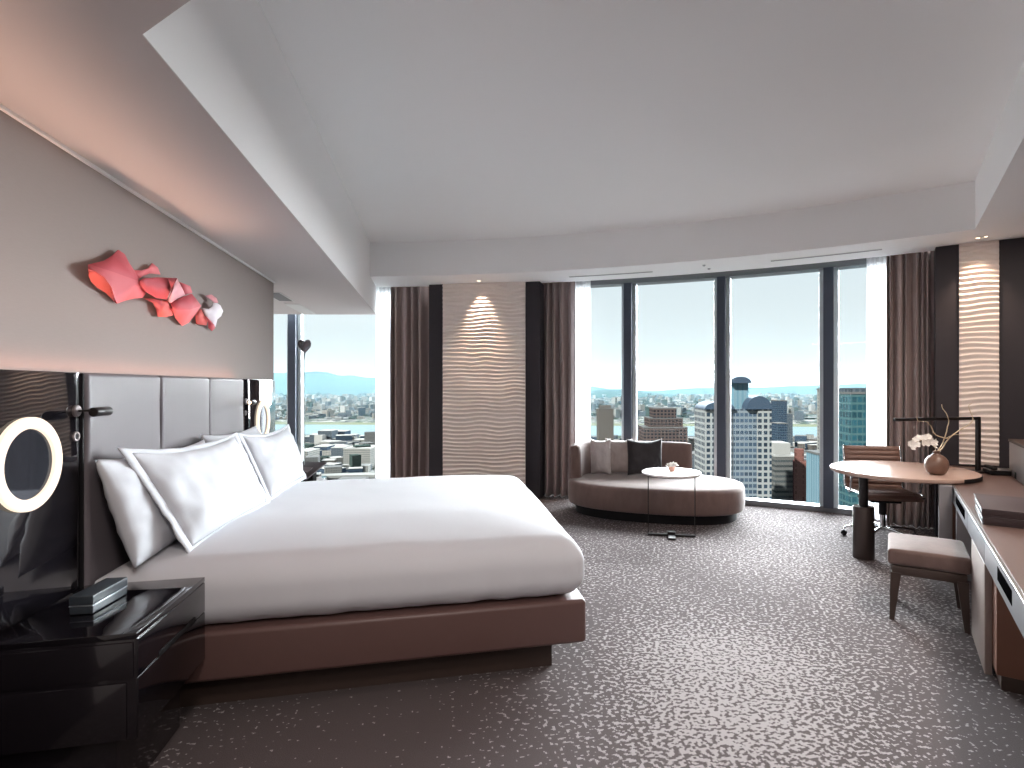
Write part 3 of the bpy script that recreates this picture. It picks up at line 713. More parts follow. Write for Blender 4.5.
# ------------------------------------------------------------------ daybed
SC, SU, SV = Vector((2.45, 5.96)), Vector((0.86, -0.51)), Vector((0.51, 0.86))
SANG = math.atan2(SU.y, SU.x)
sofa = empty('daybed', (SC.x, SC.y, 0), SANG, 'oval taupe velvet daybed with low curved back by the wide window', 'sofa')
def sup(th, a, b, n=2.5):
    c_, s_ = math.cos(th), math.sin(th)
    return (a * math.copysign(abs(c_) ** (2 / n), c_), b * math.copysign(abs(s_) ** (2 / n), s_))
def sup_solid(prof, a, b, N_=96):
    mb = MB(); vs = []; fs = []; k = len(prof)
    for i in range(N_):
        th = 2 * PI * i / N_
        for (off, z) in prof: x, y = sup(th, a + off, b + off); vs.append((x, y, z))
    for i in range(N_):
        j = (i + 1) % N_
        for q in range(k - 1): fs.append((i * k + q, j * k + q, j * k + q + 1, i * k + q + 1))
    fs.append(tuple(reversed([i * k for i in range(N_)]))); fs.append(tuple(i * k + k - 1 for i in range(N_)))
    return mb.add(vs, fs)
sup_solid([(-0.09, 0.001), (-0.09, 0.11)], 1.0, 0.62).build('plinth', M['blackmat'], sofa)
sup_solid([(-0.04, 0.105), (-0.012, 0.112), (0.0, 0.135), (0.006, 0.22), (0.0, 0.33), (-0.015, 0.362), (-0.05, 0.378), (-0.2, 0.386), (-0.4, 0.388)], 0.995, 0.62).build('seat', M['velvet'], sofa, smooth=60)
bk = MB(); vs = []; fs = []; nB = 60; prof = []
T0, T1 = math.radians(71), math.radians(197)
ring_ = [(0.0, 0.372), (0.0, 0.70), (-0.012, 0.745), (-0.045, 0.762), (-0.09, 0.762), (-0.12, 0.745), (-0.132, 0.70), (-0.14, 0.372)]
for i in range(nB + 1):
    th = T0 + (T1 - T0) * i / nB; cap = min(i, nB - i); ins = 0.035 * max(0, 1 - cap / 3.0) ** 2
    for (o_, z) in ring_:
        m_ = -0.07; oo = m_ + (o_ - m_) * (1 - ins / 0.07)
        x, y = sup(th, 0.985 + oo, 0.605 + oo); vs.append((x, y, z if z < 0.4 else z - ins * 0.4))
k = len(ring_)
for i in range(nB):
    for q in range(k): fs.append((i * k + q, (i + 1) * k + q, (i + 1) * k + (q + 1) % k, i * k + (q + 1) % k))
fs.append(tuple(range(k))); fs.append(tuple(nB * k + q for q in reversed(range(k))))
bk.add(vs, fs).build('backrest', M['velvet'], sofa, smooth=60)
def sofa_pt(u_, v_, z): p = SC + SU * u_ + SV * v_; return Vector((p.x, p.y, z))
def cushion(x0, x1, yt, yb, d0, d1, thick, mat, label, seed, lean=0.10):
    TL = at_depth(x0, yt, d0 + lean); TR = at_depth(x1, yt, d1 + lean); BL = at_depth(x0 + 1, yb, d0); BR = at_depth(x1 + 1, yb, d1)
    for p in (BL, BR): p.z = 0.40
    for p in (TL, TR): p.z = 0.40 + 0.425
    return pillow('cushion', TL, TR, BL, BR, thick, mat, label, 'cushion', 0, seed, nrm_out=(-0.3, -1, 0.2), pinch=0.09, wr=0.014, sag=0.02)
cushion(590, 610.5, 438.5, 473, 6.62, 6.50, 0.12, M['cush_grey'], 'pale grey cushion at the left end of the daybed', 21)
cushion(605, 633, 438.5, 473, 6.60, 6.55, 0.13, M['cush_silver'], 'silvery taupe cushion in the middle of the daybed row', 27)
cushion(626.5, 662, 440, 474, 6.50, 6.52, 0.12, M['cush_black'], 'black square cushion on the daybed next to the silvery one', 33)

# ------------------------------------------------------------------ side table
ctc = Vector((2.222, 4.965)); d_ = (on_h(695.5, 537, 0) - on_h(649, 535, 0)).to_2d(); cta = math.atan2(d_.y, d_.x)
ct = empty('side_table', (ctc.x, ctc.y, 0), cta, 'small round white side table on thin black legs before the daybed', 'table')
MB().lathe([(0, 0.604), (0.274, 0.604), (0.281, 0.607), (0.283, 0.612), (0.283, 0.620), (0.281, 0.624), (0.277, 0.626), (0, 0.626)], n=56).build('table_top', M['white_gloss'], ct)
MB().lathe([(0.0, 0.598), (0.272, 0.598), (0.272, 0.6038), (0, 0.6038)], n=48).build('under_plate', M['bronze'], ct)
for sx in (-1, 1): MB().box((sx * 0.222, 0, 0.305), (0.009, 0.012, 0.59)).build('leg', M['blackmetal'], ct)
MB().rbox((0, 0, 0.011), (0.455, 0.035, 0.02), 0.002, 2).build('foot_bar', M['blackmetal'], ct)
MB().rbox((0, 0.0, 0.011), (0.07, 0.30, 0.02), 0.002, 2).build('cross_bar', M['blackmetal'], ct)
MB().rbox((0, 0.0, 0.034), (0.075, 0.06, 0.026), 0.004, 2).build('weight_block', M['blackmetal'], ct)
fb_p = on_h(672, 470.8, 0.626)
fb = empty('flower_bowl', (fb_p.x, fb_p.y, 0.626), 0, 'little pink bowl with white flowers on the side table', 'bowl')
MB().lathe([(0, 0.001), (0.024, 0.001), (0.036, 0.014), (0.038, 0.03), (0.034, 0.04), (0.029, 0.04), (0.031, 0.028), (0.02, 0.01), (0, 0.008)], n=28).build('bowl', M['copper'], fb)
def flower(mb, c, r, nrm, seed, petals=5):
    rnd = random.Random(seed); n = Vector(nrm).normalized(); u_ = n.orthogonal().normalized(); w_ = n.cross(u_); c = Vector(c)
    for i in range(petals):
        a = 2 * PI * i / petals + rnd.uniform(-0.2, 0.2); d = u_ * math.cos(a) + w_ * math.sin(a); s_ = n.cross(d)
        rr = r * rnd.uniform(0.85, 1.1)
        def fn(uu, vv, d=d, s_=s_, rr=rr):
            wd = math.sin(PI * min(1, vv * 0.92 + 0.08)) ** 0.7 * 0.48 * rr
            q = (uu - 0.5) * 2
            return c + d * rr * vv + s_ * q * wd + n * (0.35 * rr * vv * vv + 0.12 * rr * q * q)
        mb.grid(fn, 4, 5)
    return mb
fw = MB()
rnd = random.Random(4)
for i in range(7):
    a = 2 * PI * i / 7; rad = 0.03 if i else 0
    flower(fw, (rad * math.cos(a), rad * math.sin(a), 0.048 + rnd.uniform(0, 0.014)), 0.036, (math.cos(a) * 0.6, math.sin(a) * 0.6, 0.9), i)
fwo = fw.build('blossoms', M['petal'], fb, smooth=80); m_ = fwo.modifiers.new('thickness', 'SOLIDIFY'); m_.thickness = 0.0012

# ------------------------------------------------------------------ desk along the right wall
desk = empty('desk', (P0.x, P0.y, 0), math.atan2(ER.y, ER.x), 'long brown leather-topped desk with silver edge along the right wall', 'desk')
# local frame: x along the wall, -y into the wall
T_0, T_1, DD = -2.3, 2.94, 0.84
def lb(mb_name, t0, t1, p0, p1, z0, z1, mat, r=0.003, parent=desk, n=2):
    return MB().rbox(((t0 + t1) / 2, -(p0 + p1) / 2, (z0 + z1) / 2), (t1 - t0, abs(p1 - p0), z1 - z0), r, n).build(mb_name, mat, parent)
lb('desk_top', T_0, T_1, 0.012, DD, 0.665, 0.70, M['desk_top'])
lb('edge_lip', T_0, T_1, -0.004, 0.012, 0.684, 0.701, M['steel'], 0.002)
for (t0, t1, s0, s1) in ((T_0, -0.005, -0.74, -0.40), (0.0, 0.70, None, None), (0.705, 1.615, 0.86, 1.43), (1.62, T_1, None, None)):
    ap = lb('drawer_front', t0, t1, 0.0, 0.018, 0.565, 0.683, M['silverapron'], 0.003)
    if s0 is not None: lb('handle_slot', s0, s1, -0.0015, 0.01, 0.604, 0.664, M['slot_shade'], 0.0015, ap)
lb('under_frame', T_0, T_1, 0.02, DD, 0.575, 0.664, M['desk_body'])
lb('pedestal', -0.12, 0.525, 0.032, DD, 0.07, 0.574, M['desk_body'], 0.004)
lb('pedestal_front', 0.0, 0.53, 0.0, 0.031, 0.012, 0.563, M['desk_front'], 0.003)
lb('plinth', -0.115, 0.51, 0.05, DD, 0.001, 0.069, M['plinth'], 0.003)
lb('leg_panel', 1.63, 1.70, -0.09, -0.006, 0.001, 0.70, M['leg_grey'], 0.003)
lb('leg_panel', 1.63, 1.70, 0.02, 0.55, 0.001, 0.563, M['leg_grey'], 0.003)
lb('back_panel', 0.54, 1.62, 0.70, 0.72, 0.02, 0.574, M['darkpanel'], 0.002)
lb('end_panel', 2.86, 2.93, 0.02, DD, 0.001, 0.574, M['desk_body'], 0.003)
# raised leather cabinet on the desk
def dw(t, p, z): q = rw(t, p); return (q.x, q.y, z)
DA = math.atan2(ER.y, ER.x)
cab = empty('leather_cabinet', dw(0.9, 0.46, 0.70), DA, 'grey leather raised cabinet standing at the back of the desk', 'cabinet')
MB().rbox((0.0, -0.17, 0.14), (3.3, 0.34, 0.28), 0.006, 3).build('body', M['leg_grey'], cab)
MB().rbox((0.0, -0.17, 0.292), (3.32, 0.35, 0.022), 0.004, 2).build('top_board', M['plinth'], cab)
MB().rbox((1.36, 0.0015, 0.032), (0.06, 0.006, 0.05), 0.002, 2).build('cable_opening', M['blackmat'], cab)
# books
def book(t0, t1, p0, p1, z0, z1, label):
    r = empty('book', dw((t0 + t1) / 2, (p0 + p1) / 2, z0), DA + math.radians(-2), label, 'book')
    dx, dy, h = t1 - t0, p1 - p0, z1 - z0
    MB().rbox((0, 0, h / 2), (dx - 0.012, dy - 0.012, h - 0.012), 0.001, 1).build('pages', M['pages'], r)
    for zz in (0.003, h - 0.003): MB().rbox((0, 0, zz), (dx, dy, 0.006), 0.0015, 2).build('cover', M['bookcover'], r)
    MB().rbox((-dx / 2 + 0.004, 0, h / 2), (0.008, dy, h - 0.0122), 0.002, 2).build('spine', M['bookcover'], r)
book(0.285, 0.80, 0.033, 0.40, 0.7015, 0.744, 'thick dark folder lying lowest in the pair on the desk edge')
book(0.29, 0.80, 0.030, 0.39, 0.745, 0.786, 'thick dark folder lying on top of another on the desk')
# desk lamp
dl = empty('desk_lamp', dw(2.575, 0.25, 0.70), 0, 'black angular desk lamp with long level arm behind the vase', 'lamp')
la = (on_h(893, 416.5, 1.20) - Vector(dw(2.575, 0.25, 1.20))).to_2d(); lang = math.atan2(la.y, la.x); ll = la.length
RL = Matrix.Rotation(lang, 3, 'Z')
MB().rbox((0, 0, 0.009), (0.20, 0.16, 0.016), 0.003, 2, mat=RL).build('base', M['blackmetal'], dl)
MB().rbox((0, 0, 0.245), (0.034, 0.030, 0.458), 0.003, 2, mat=RL).build('post', M['blackmetal'], dl)
MB().rbox(RL @ Vector((ll / 2 - 0.015, 0, 0.472)), (ll, 0.03, 0.026), 0.003, 2, mat=RL).build('arm', M['blackmetal'], dl)
# telephone
tl = empty('telephone', dw(2.50, 0.40, 0.7005), DA + math.radians(10), 'flat black desk telephone beside the lamp', 'telephone')
tz = Matrix.Rotation(math.radians(9), 3, 'Y')
MB().rbox((0, 0.0, 0.024), (0.15, 0.22, 0.03), 0.004, 2).build('body', M['blackmat'], tl)
MB().rbox((0.0, 0.0, 0.044), (0.15, 0.21, 0.006), 0.002, 2).build('keypad_plate', M['steel'], tl)
MB().rbox((0.0, 0.075, 0.058), (0.19, 0.045, 0.022), 0.009, 3).build('handset', M['blackmat'], tl)
for sx in (-1, 1): MB().rbox((sx * 0.06, 0, 0.0045), (0.02, 0.18, 0.009), 0.001, 1).build('foot', M['blackmat'], tl)

# ------------------------------------------------------------------ writing table
wt = empty('writing_table', (3.533, 3.987, 0), 0, 'round pale wood table on a bronze column overlapping the desk', 'table')
cx_, cy_ = 3.908 - 3.533, 3.98 - 3.987
MB().lathe([(0, 0.7035), (0.535, 0.7035), (0.55, 0.710), (0.554, 0.718), (0.554, 0.732), (0.551, 0.738), (0.546, 0.74), (0, 0.74)], c=(cx_, cy_, 0), n=72).build('table_top', M['table_wood'], wt)
MB().cyl((0, 0, 0.42), (0, 0, 0.7034), 0.036, n=28).build('post', M['blackmetal'], wt)
MB().lathe([(0, 0.001), (0.083, 0.001), (0.083, 0.43), (0.078, 0.436), (0, 0.436)], n=40).build('column_sleeve', M['bronze'], wt)
# dark trim on the table edge over the desk
ed = MB(); 
a0e = math.atan2(EP.y, EP.x) - 0.30
vs = []; fs = []; nE = 16
for i in range(nE + 1):
    a = a0e - 0.45 + 0.75 * i / nE
    for (r_, z) in ((0.5545, 0.706), (0.557, 0.706), (0.557, 0.7365), (0.5545, 0.7365)): vs.append((cx_ + r_ * math.cos(a), cy_ + r_ * math.sin(a), z))
for i in range(nE):
    for q in range(4): fs.append((i * 4 + q, (i + 1) * 4 + q, (i + 1) * 4 + (q + 1) % 4, i * 4 + (q + 1) % 4))
fs += [(0, 1, 2, 3), tuple(nE * 4 + q for q in (3, 2, 1, 0))]
ed.add(vs, fs).build('edge_trim', M['blackmat'], wt)
vp = on_h(936.5, 474.5, 0.74)
vase = empty('vase', (vp.x, vp.y, 0.74), 0, 'round mottled brown vase with narrow neck on the round table', 'vase')
MB().lathe([(0, 0.001), (0.045, 0.001), (0.068, 0.02), (0.084, 0.06), (0.086, 0.085), (0.080, 0.115), (0.062, 0.14), (0.04, 0.156), (0.026, 0.165), (0.023, 0.178), (0.026, 0.186), (0.032, 0.189), (0.027, 0.190), (0.019, 0.178), (0.02, 0.165), (0.0, 0.15)], n=44).build('body', M['ceramic'], vase, smooth=60)
dep_v = 4.62
def vpt(x, y, dz=0.0): return at_depth(x, y, dep_v + dz)
br = empty('branch_arrangement', (vp.x, vp.y, 0.905), 0, 'bare pale twigs and white orchid blooms rising from the round vase', 'flowers')
BL0 = Vector((vp.x, vp.y, 0.905))
def px5(x, y, dz=0): return vpt(880 + x / 6.4, 380 + y / 6.4, dz) - BL0
root_pt = Vector((0, 0, 0.012))
def twig(pts, r0, r1):
    # smooth the polyline
    P_ = [Vector(p) for p in pts]; out = []
    for i in range(len(P_) - 1):
        p0 = P_[max(0, i - 1)]; p1 = P_[i]; p2 = P_[i + 1]; p3 = P_[min(len(P_) - 1, i + 2)]
        for s_ in range(5):
            t = s_ / 5; out.append(0.5 * ((2 * p1) + (p2 - p0) * t + (2 * p0 - 5 * p1 + 4 * p2 - p3) * t * t + (3 * p1 - p0 - 3 * p2 + p3) * t ** 3))
    out.append(P_[-1]); n_ = len(out)
    out = [o_ + Vector((0.0015 * mn.noise(o_ * 60), 0.0015 * mn.noise(o_ * 60 + Vector((3, 3, 3))), 0)) for o_ in out]
    return MB().tube(out, [r0 + (r1 - r0) * i / (n_ - 1) for i in range(n_)], 8)
for pts, r0, r1 in (
    ([root_pt, px5(395, 440), px5(440, 375), px5(510, 320, .03), px5(570, 285, .05), px5(595, 250, .06), px5(575, 195, .06), px5(568, 165, .06), px5(590, 148, .06)], 0.006, 0.0022),
    ([root_pt, px5(395, 415), px5(420, 350), px5(432, 300), px5(440, 262), px5(425, 215, -.02), px5(400, 180, -.03), px5(395, 155, -.03)], 0.0055, 0.0022),
    ([px5(440, 375), px5(400, 368, -.02), px5(350, 345, -.05), px5(325, 295, -.06), px5(295, 268, -.07), px5(245, 262, -.08), px5(235, 235, -.08)], 0.0045, 0.002),
    ([px5(425, 372), px5(470, 352, -.03), px5(520, 350, -.04), px5(560, 352, -.05)], 0.003, 0.0015),
    ([px5(510, 320, .03), px5(545, 318, .03), px5(585, 318, .03)], 0.0022, 0.0012)):
    twig(pts, r0, r1).build('twig', M['twig'], br, smooth=70)
of = MB()
for i, (x, y) in enumerate(((200, 405), (225, 385), (245, 370), (270, 400), (285, 370), (310, 365), (325, 395), (350, 400), (235, 415), (300, 400), (205, 430), (340, 420))):
    flower(of, px5(x, y, -0.05 + 0.03 * (i % 3)), 0.033, (-0.5 + 0.25 * (i % 4), -0.8, 0.25 * (i % 3)), 40 + i)
oo = of.build('orchid_blooms', M['petal'], br, smooth=80); m_ = oo.modifiers.new('thickness', 'SOLIDIFY'); m_.thickness = 0.0012
twig([root_pt, px5(355, 445), px5(345, 420), px5(320, 390, -.03), px5(270, 385, -.04), px5(205, 410, -.05)], 0.003, 0.0015).build('orchid_stem', M['twig'], br)

# ------------------------------------------------------------------ swivel chair
cc = Vector((3.05 * CA - 5.2 * SA, 3.05 * SA + 5.2 * CA)); fa = math.atan2(-0.912, -0.41)
ch = empty('swivel_chair', (cc.x, cc.y, 0), fa, 'tan ribbed leather swivel chair with chrome arms behind the round table', 'chair')
for k in range(5):
    a = 2 * PI * k / 5 + math.radians(33)
    c_, s_ = math.cos(a), math.sin(a)
    MB().tube([(0.02 * c_, 0.02 * s_, 0.115), (0.1 * c_, 0.1 * s_, 0.118), (0.26 * c_, 0.26 * s_, 0.10), (0.31 * c_, 0.31 * s_, 0.088), (0.325 * c_, 0.325 * s_, 0.06)], [0.018, 0.017, 0.013, 0.011, 0.009], 10).build('base_leg', M['chrome'], ch, smooth=60)
    ca_ = MB()
    for off in (-0.014, 0.014):
        ctr = Vector((0.325 * c_ - s_ * off, 0.325 * s_ + c_ * off, 0.027)); ax_ = Vector((-s_, c_, 0)) * 0.009
        ca_.cyl(ctr - ax_, ctr + ax_, 0.026, n=18)
    ca_.build('caster', M['blackmat'], ch)
MB().cyl((0, 0, 0.09), (0, 0, 0.30), 0.026, n=20).build('column', M['chrome'], ch)
MB().cyl((0, 0, 0.24), (0, 0, 0.375), 0.034, n=20).build('gas_lift', M['blackmat'], ch)
MB().rbox((0.0, 0, 0.39), (0.20, 0.26, 0.05), 0.01, 2).build('tilt_mechanism', M['blackmat'], ch)
def ribbed(path, w, th, nrib):
    """leather sling along a side profile (x,z) with ribs across the width"""
    P_ = [Vector((p[0], 0, p[1])) for p in path]; L_ = [0]
    for i in range(1, len(P_)): L_.append(L_[-1] + (P_[i] - P_[i - 1]).length)
    def at(s_):
        s_ *= L_[-1]
        for i in range(1, len(P_)):
            if s_ <= L_[i] + 1e-9:
                t = (s_ - L_[i - 1]) / (L_[i] - L_[i - 1]); return P_[i - 1].lerp(P_[i], t), (P_[i] - P_[i - 1]).normalized()
        return P_[-1], (P_[-1] - P_[-2]).normalized()
    mb = MB(); n = nrib * 6
    for sg in (1, -1):
        def fn(uu, vv, sg=sg):
            p, t = at(vv); nn = Vector((-t.z, 0, t.x)); rib = abs(math.sin(PI * vv * nrib)) ** 0.5
            y = (uu - 0.5) * w; edge = min(1, (0.5 - abs(uu - 0.5)) * 14) ** 0.5
            return p + nn * sg * (th * (0.4 + 0.6 * rib) * (0.25 + 0.75 * edge)) + Vector((0, y, 0))
        mb.grid(fn, 16, n)
    return mb
seatp = [(0.245, 0.415), (0.235, 0.445), (0.20, 0.463), (0.10, 0.462), (-0.05, 0.452), (-0.18, 0.447), (-0.225, 0.452)]
backp = [(-0.215, 0.452), (-0.245, 0.475), (-0.262, 0.53), (-0.262, 0.62), (-0.272, 0.72), (-0.292, 0.80), (-0.312, 0.855)]
ribbed(seatp, 0.50, 0.020, 8).build('seat', M['chair_leather'], ch, smooth=60)
ribbed(backp, 0.50, 0.018, 9).build('backrest', M['chair_leather'], ch, smooth=60)
for sy in (-1, 1):
    full = [(x, sy * 0.258, z) for x, z in seatp[1:]] + [(x, sy * 0.258, z) for x, z in backp[1:]]
    MB().tube(full, 0.011, 8).build('side_rail', M['chrome'], ch, smooth=60)
    y = sy * 0.30
    MB().tube([(-0.262, sy * 0.262, 0.62), (-0.25, y, 0.645), (-0.16, y, 0.662), (0.02, y, 0.665), (0.075, y, 0.645), (0.09, y, 0.60), (0.08, y, 0.52), (0.05, y, 0.47), (0.0, y, 0.455), (-0.03, sy * 0.262, 0.45)], 0.010, 10).build('armrest', M['chrome'], ch, smooth=60)
for x in (0.12, -0.14): MB().box((x, 0, 0.425), (0.035, 0.50, 0.018)).build('seat_bar', M['blackmat'], ch)

# ------------------------------------------------------------------ stool
st = empty('stool', (*rw(0.768, -0.207), 0), DA, 'low upholstered stool with taupe velvet seat and dark legs by the desk', 'stool')
def st_fn(q): return (q.x, q.y, q.z + (0.018 * (1 - (q.x / 0.235) ** 2) * (1 - (q.y / 0.205) ** 2) if q.z > 0 else 0))
MB().rbox((0, 0, 0.393), (0.47, 0.425, 0.098), 0.022, 4, (6, 6, 1), st_fn).build('seat', M['velvet'], st, smooth=60)
MB().rbox((0, 0, 0.315), (0.47, 0.38, 0.052), 0.004, 2).build('apron', M['plinth'], st)
for sx in (-1, 1):
    for sy in (-1, 1):
        t_ = Vector((sx * 0.212, sy * 0.168, 0.30)); b_ = Vector((sx * 0.212, sy * 0.190, 0.001)); mb = MB()
        vs = [t_ + Vector((x, y, 0)) for x, y in ((-.028, -.028), (.028, -.028), (.028, .028), (-.028, .028))] + [b_ + Vector((x, y, 0)) for x, y in ((-.013, -.013), (.013, -.013), (.013, .013), (-.013, .013))]
        mb.add(vs, [(0, 1, 2, 3), (7, 6, 5, 4), (0, 4, 5, 1), (1, 5, 6, 2), (2, 6, 7, 3), (3, 7, 4, 0)]).build('leg', M['plinth'], st)

# ------------------------------------------------------------------ ceiling fittings
def downlight(p, z, label, r=0.03):
    o = empty('downlight', (p[0], p[1], z), 0, label, 'light')
    MB().lathe([(r * 0.7, -0.0005), (r, -0.004), (r * 1.05, -0.0005), (r * 0.7, -0.0005)], n=24).build('trim_ring', M['steel'], o)
    MB().lathe([(0, -0.001), (r * 0.68, -0.001), (r * 0.68, -0.0003), (0, -0.0003)], n=20).build('lamp_face', M['led'], o)
    return o
p1 = on_h(479, 281.0, ZB); downlight(p1, ZB, 'small recessed downlight above the pale ridged panel')
p2 = on_h(978, 238.0, ZB); downlight(p2, ZB, 'small recessed downlight above the narrow ridged panel near the desk', 0.025)
p2b = on_h(986, 236.5, ZB); downlight(p2b, ZB, 'second small downlight in the pair above the desk end', 0.02)
for x, y, lab in ((704, 265, 'tiny sprinkler cap nearer the bulkhead above the wide window'), (709, 268.5, 'tiny sprinkler cap nearer the glass above the wide window')):
    p = on_h(x, y, ZB); o = MB().lathe([(0, -0.014), (0.012, -0.014), (0.016, -0.009), (0.018, -0.0003), (0, -0.0003)], n=20).build('sprinkler_cap', M['steel'], None); o.location = p; tag(o, lab, 'sprinkler')
def slot(x0, y0, x1, y1, label):
    q0 = on_h(x0, y0, ZB); q1 = on_h(x1, y1, ZB); R_ = ((q0.to_2d() - O2).length + (q1.to_2d() - O2).length) / 2
    aa = math.atan2(q0.y - O2.y, q0.x - O2.x); ab = math.atan2(q1.y - O2.y, q1.x - O2.x); c = (q0 + q1) / 2
    r = empty('air_slot', (c.x, c.y, ZB), 0, label, 'vent')
    for nm, w0, mt, dz in (('bezel', 0.03, M['vent'], 0.003), ('slot', 0.012, M['vent_dark'], 0.0045)):
        o = MB().prism(arc_pts(R_ - w0, aa, ab, 20) + list(reversed(arc_pts(R_ + w0, aa, ab, 20))), ZB - dz, ZB - 0.0003).build(nm, mt, None)
        o.data.transform(Matrix.Translation(-r.location)); o.parent = r
slot(570, 277.3, 652, 271, 'long air slot in the window ceiling above the daybed')
slot(771, 261, 882, 249, 'long air slot in the window ceiling above the chair')
def vent(x0, y0, x1, y1, label, slats, mt):
    a_, b_ = on_h(x0, y0, ZS), on_h(x1, y1, ZS)
    cx, cy = (a_.x + b_.x) / 2, (a_.y + b_.y) / 2
    r = empty('ceiling_vent', (-1.66 if slats else -1.66, cy, ZS), 0, label, 'vent')
    Lh = abs(b_.y - a_.y)
    MB().rbox((0, 0, -0.004), (0.17, Lh, 0.007), 0.002, 1).build('frame', M['vent'], r)
    MB().box((0, 0, -0.0085), (0.14, Lh - 0.03, 0.002)).build('grille', mt, r)
vent(276, 292, 288, 300.5, 'grey ceiling grille just past the end of the bed wall', True, M['vent_dark'])
vent(291, 303.5, 308, 313, 'pale ceiling grille near the corner window', True, M['vent'])

# ------------------------------------------------------------------ the city outside
GZ = -150.0
def cam_pt(x, z, h=GZ):           # ground point in picture column x at view depth z
    d = ray(x, CY) * z; return Vector((d.x, d.y, h))
def hat(y, z): return H + (CY - y) / F * z
gmat, nt, b = new_mat('city_ground')
N, L = nt.nodes, nt.links
tc = N.new('ShaderNodeTexCoord'); vo = N.new('ShaderNodeTexVoronoi'); vo.inputs['Scale'].default_value = 0.035; L.new(tc.outputs['Object'], vo.inputs['Vector'])
sp_ = N.new('ShaderNodeSeparateColor'); L.new(vo.outputs['Color'], sp_.inputs[0])
cr = N.new('ShaderNodeValToRGB'); el = cr.color_ramp; el.interpolation = 'CONSTANT'
for pos, c in ((0.0, srgb(92, 112, 96)), (0.22, srgb(120, 126, 128)), (0.45, srgb(160, 160, 156)), (0.62, srgb(205, 204, 198)), (0.75, srgb(100, 106, 112)), (0.88, srgb(226, 226, 222))):
    e = el.elements.new(pos); e.color = dull(c)
el.elements.remove(el.elements[0])
L.new(sp_.outputs[0], cr.inputs['Fac']); L.new(cr.outputs['Color'], b.inputs['Base Color']); b.inputs['Roughness'].default_value = 0.9; b.inputs['Specular IOR Level'].default_value = 0.0
c0, c1, c2, c3 = cam_pt(-1500, 60), cam_pt(2400, 60), cam_pt(2400, 16000), cam_pt(-1500, 16000)
tag(MB().prism([c0.to_2d(), c1.to_2d(), c2.to_2d(), c3.to_2d()], GZ - 2, GZ).build('city_ground', gmat), 'flat city ground far below the windows', None, None, 'structure')
# river
river_m = pmat('river_water', dull(srgb(170, 196, 204)), 0.6, spec=0.0)
bank_m = pmat('river_bank', dull(srgb(160, 166, 136)), 0.9, spec=0.0, var=0.15, vscale=0.01)
def band(x0, x1, z0a, z1a, z0b, z1b, h, name, mat, label, cat):
    P_ = [cam_pt(x0, z0a), cam_pt(x1, z0b), cam_pt(x1, z1b), cam_pt(x0, z1a)]
    o = MB().prism([p.to_2d() for p in P_], GZ + 0.1, GZ + h).build(name, mat); tag(o, label, None, None, 'structure'); return o
band(-300, 1300, 1800, 2350, 1620, 1950, 0.6, 'river', river_m, 'wide pale river crossing the city', 'river')
band(-300, 1300, 2350, 2480, 1950, 2080, 1.2, 'river_bank', bank_m, 'grassy far river bank', 'river bank')

city_mats = {
    'tan': facade_mat('facade_tan', srgb(150, 142, 134), srgb(72, 84, 92), 3.6, 3.4, 0.55, 0.5),
    'brown': facade_mat('facade_brown', srgb(132, 116, 112), srgb(52, 62, 72), 4.2, 3.8, 0.6, 0.55),
    'white': facade_mat('facade_white', srgb(214, 218, 218), srgb(74, 92, 108), 3.4, 3.6, 0.62, 0.62),
    'whiteblue': facade_mat('facade_blue_white', srgb(178, 192, 202), srgb(98, 120, 142), 2.6, 3.6, 0.8, 0.6),
    'grey': facade_mat('facade_grey', srgb(146, 147, 145), srgb(96, 103, 105), 40.0, 3.9, 1.0, 0.45),
    'red': facade_mat('facade_red', srgb(158, 112, 104), srgb(126, 88, 82), 5.0, 4.0, 0.2, 0.6),
    'redside': pmat('red_side', dull(srgb(110, 74, 78)), 0.7, spec=0.0),
    'teal': facade_mat('facade_teal', srgb(96, 142, 146), srgb(44, 104, 120), 3.0, 4.2, 0.82, 0.72, 0.25),
    'navy': facade_mat('facade_navy', srgb(104, 124, 142), srgb(54, 78, 104), 3.0, 3.6, 0.7, 0.6),
    'pale': facade_mat('facade_pale', srgb(206, 206, 200), srgb(96, 108, 116), 3.6, 3.4, 0.5, 0.45),
    'slate': facade_mat('facade_slate', srgb(128, 140, 150), srgb(84, 100, 112), 3.4, 3.3, 0.55, 0.5),
    'ltblue': facade_mat('facade_light_blue', srgb(168, 204, 220), srgb(140, 186, 206), 3.0, 60.0, 0.4, 0.95),
}
M['roof_w'] = pmat('roof_white', dull(srgb(226, 226, 222)), 0.8, spec=0.0)
M['roof_g'] = pmat('roof_grey', dull(srgb(150, 152, 152)), 0.8, spec=0.0)
M['roof_b'] = pmat('roof_blue', dull(srgb(104, 126, 150)), 0.5, spec=0.0, metal=0.2)
cit_yaw = A
def bld(x0, x1, ytop, z, depth, mat, label, rot=0.0, name='office_building', roof='roof_g', group=None, base=GZ):
    """box building whose front spans columns x0..x1 at view depth z"""
    w = (x1 - x0) / F * z; c = cam_pt((x0 + x1) / 2, z + depth / 2); top = hat(ytop, z)
    r = empty(name, (c.x, c.y, base), cit_yaw + rot, label, 'building', group)
    h = top - base
    MB().box((0, 0, h / 2), (w, depth, h)).build('block', mat, r)
    MB().box((0, 0, h + 0.6), (w + 0.8, depth + 0.8, 1.2)).build('roof_slab', M[roof], r)
    return r, w, h
CM = city_mats
r, w, h = bld(597, 613, 409, 900, 26, CM['tan'], 'slim tan tower seen behind the left end of the daybed')
MB().box((0, 0, h + 3.5), (w * 0.7, 12, 5)).build('plant_room', CM['tan'], r)
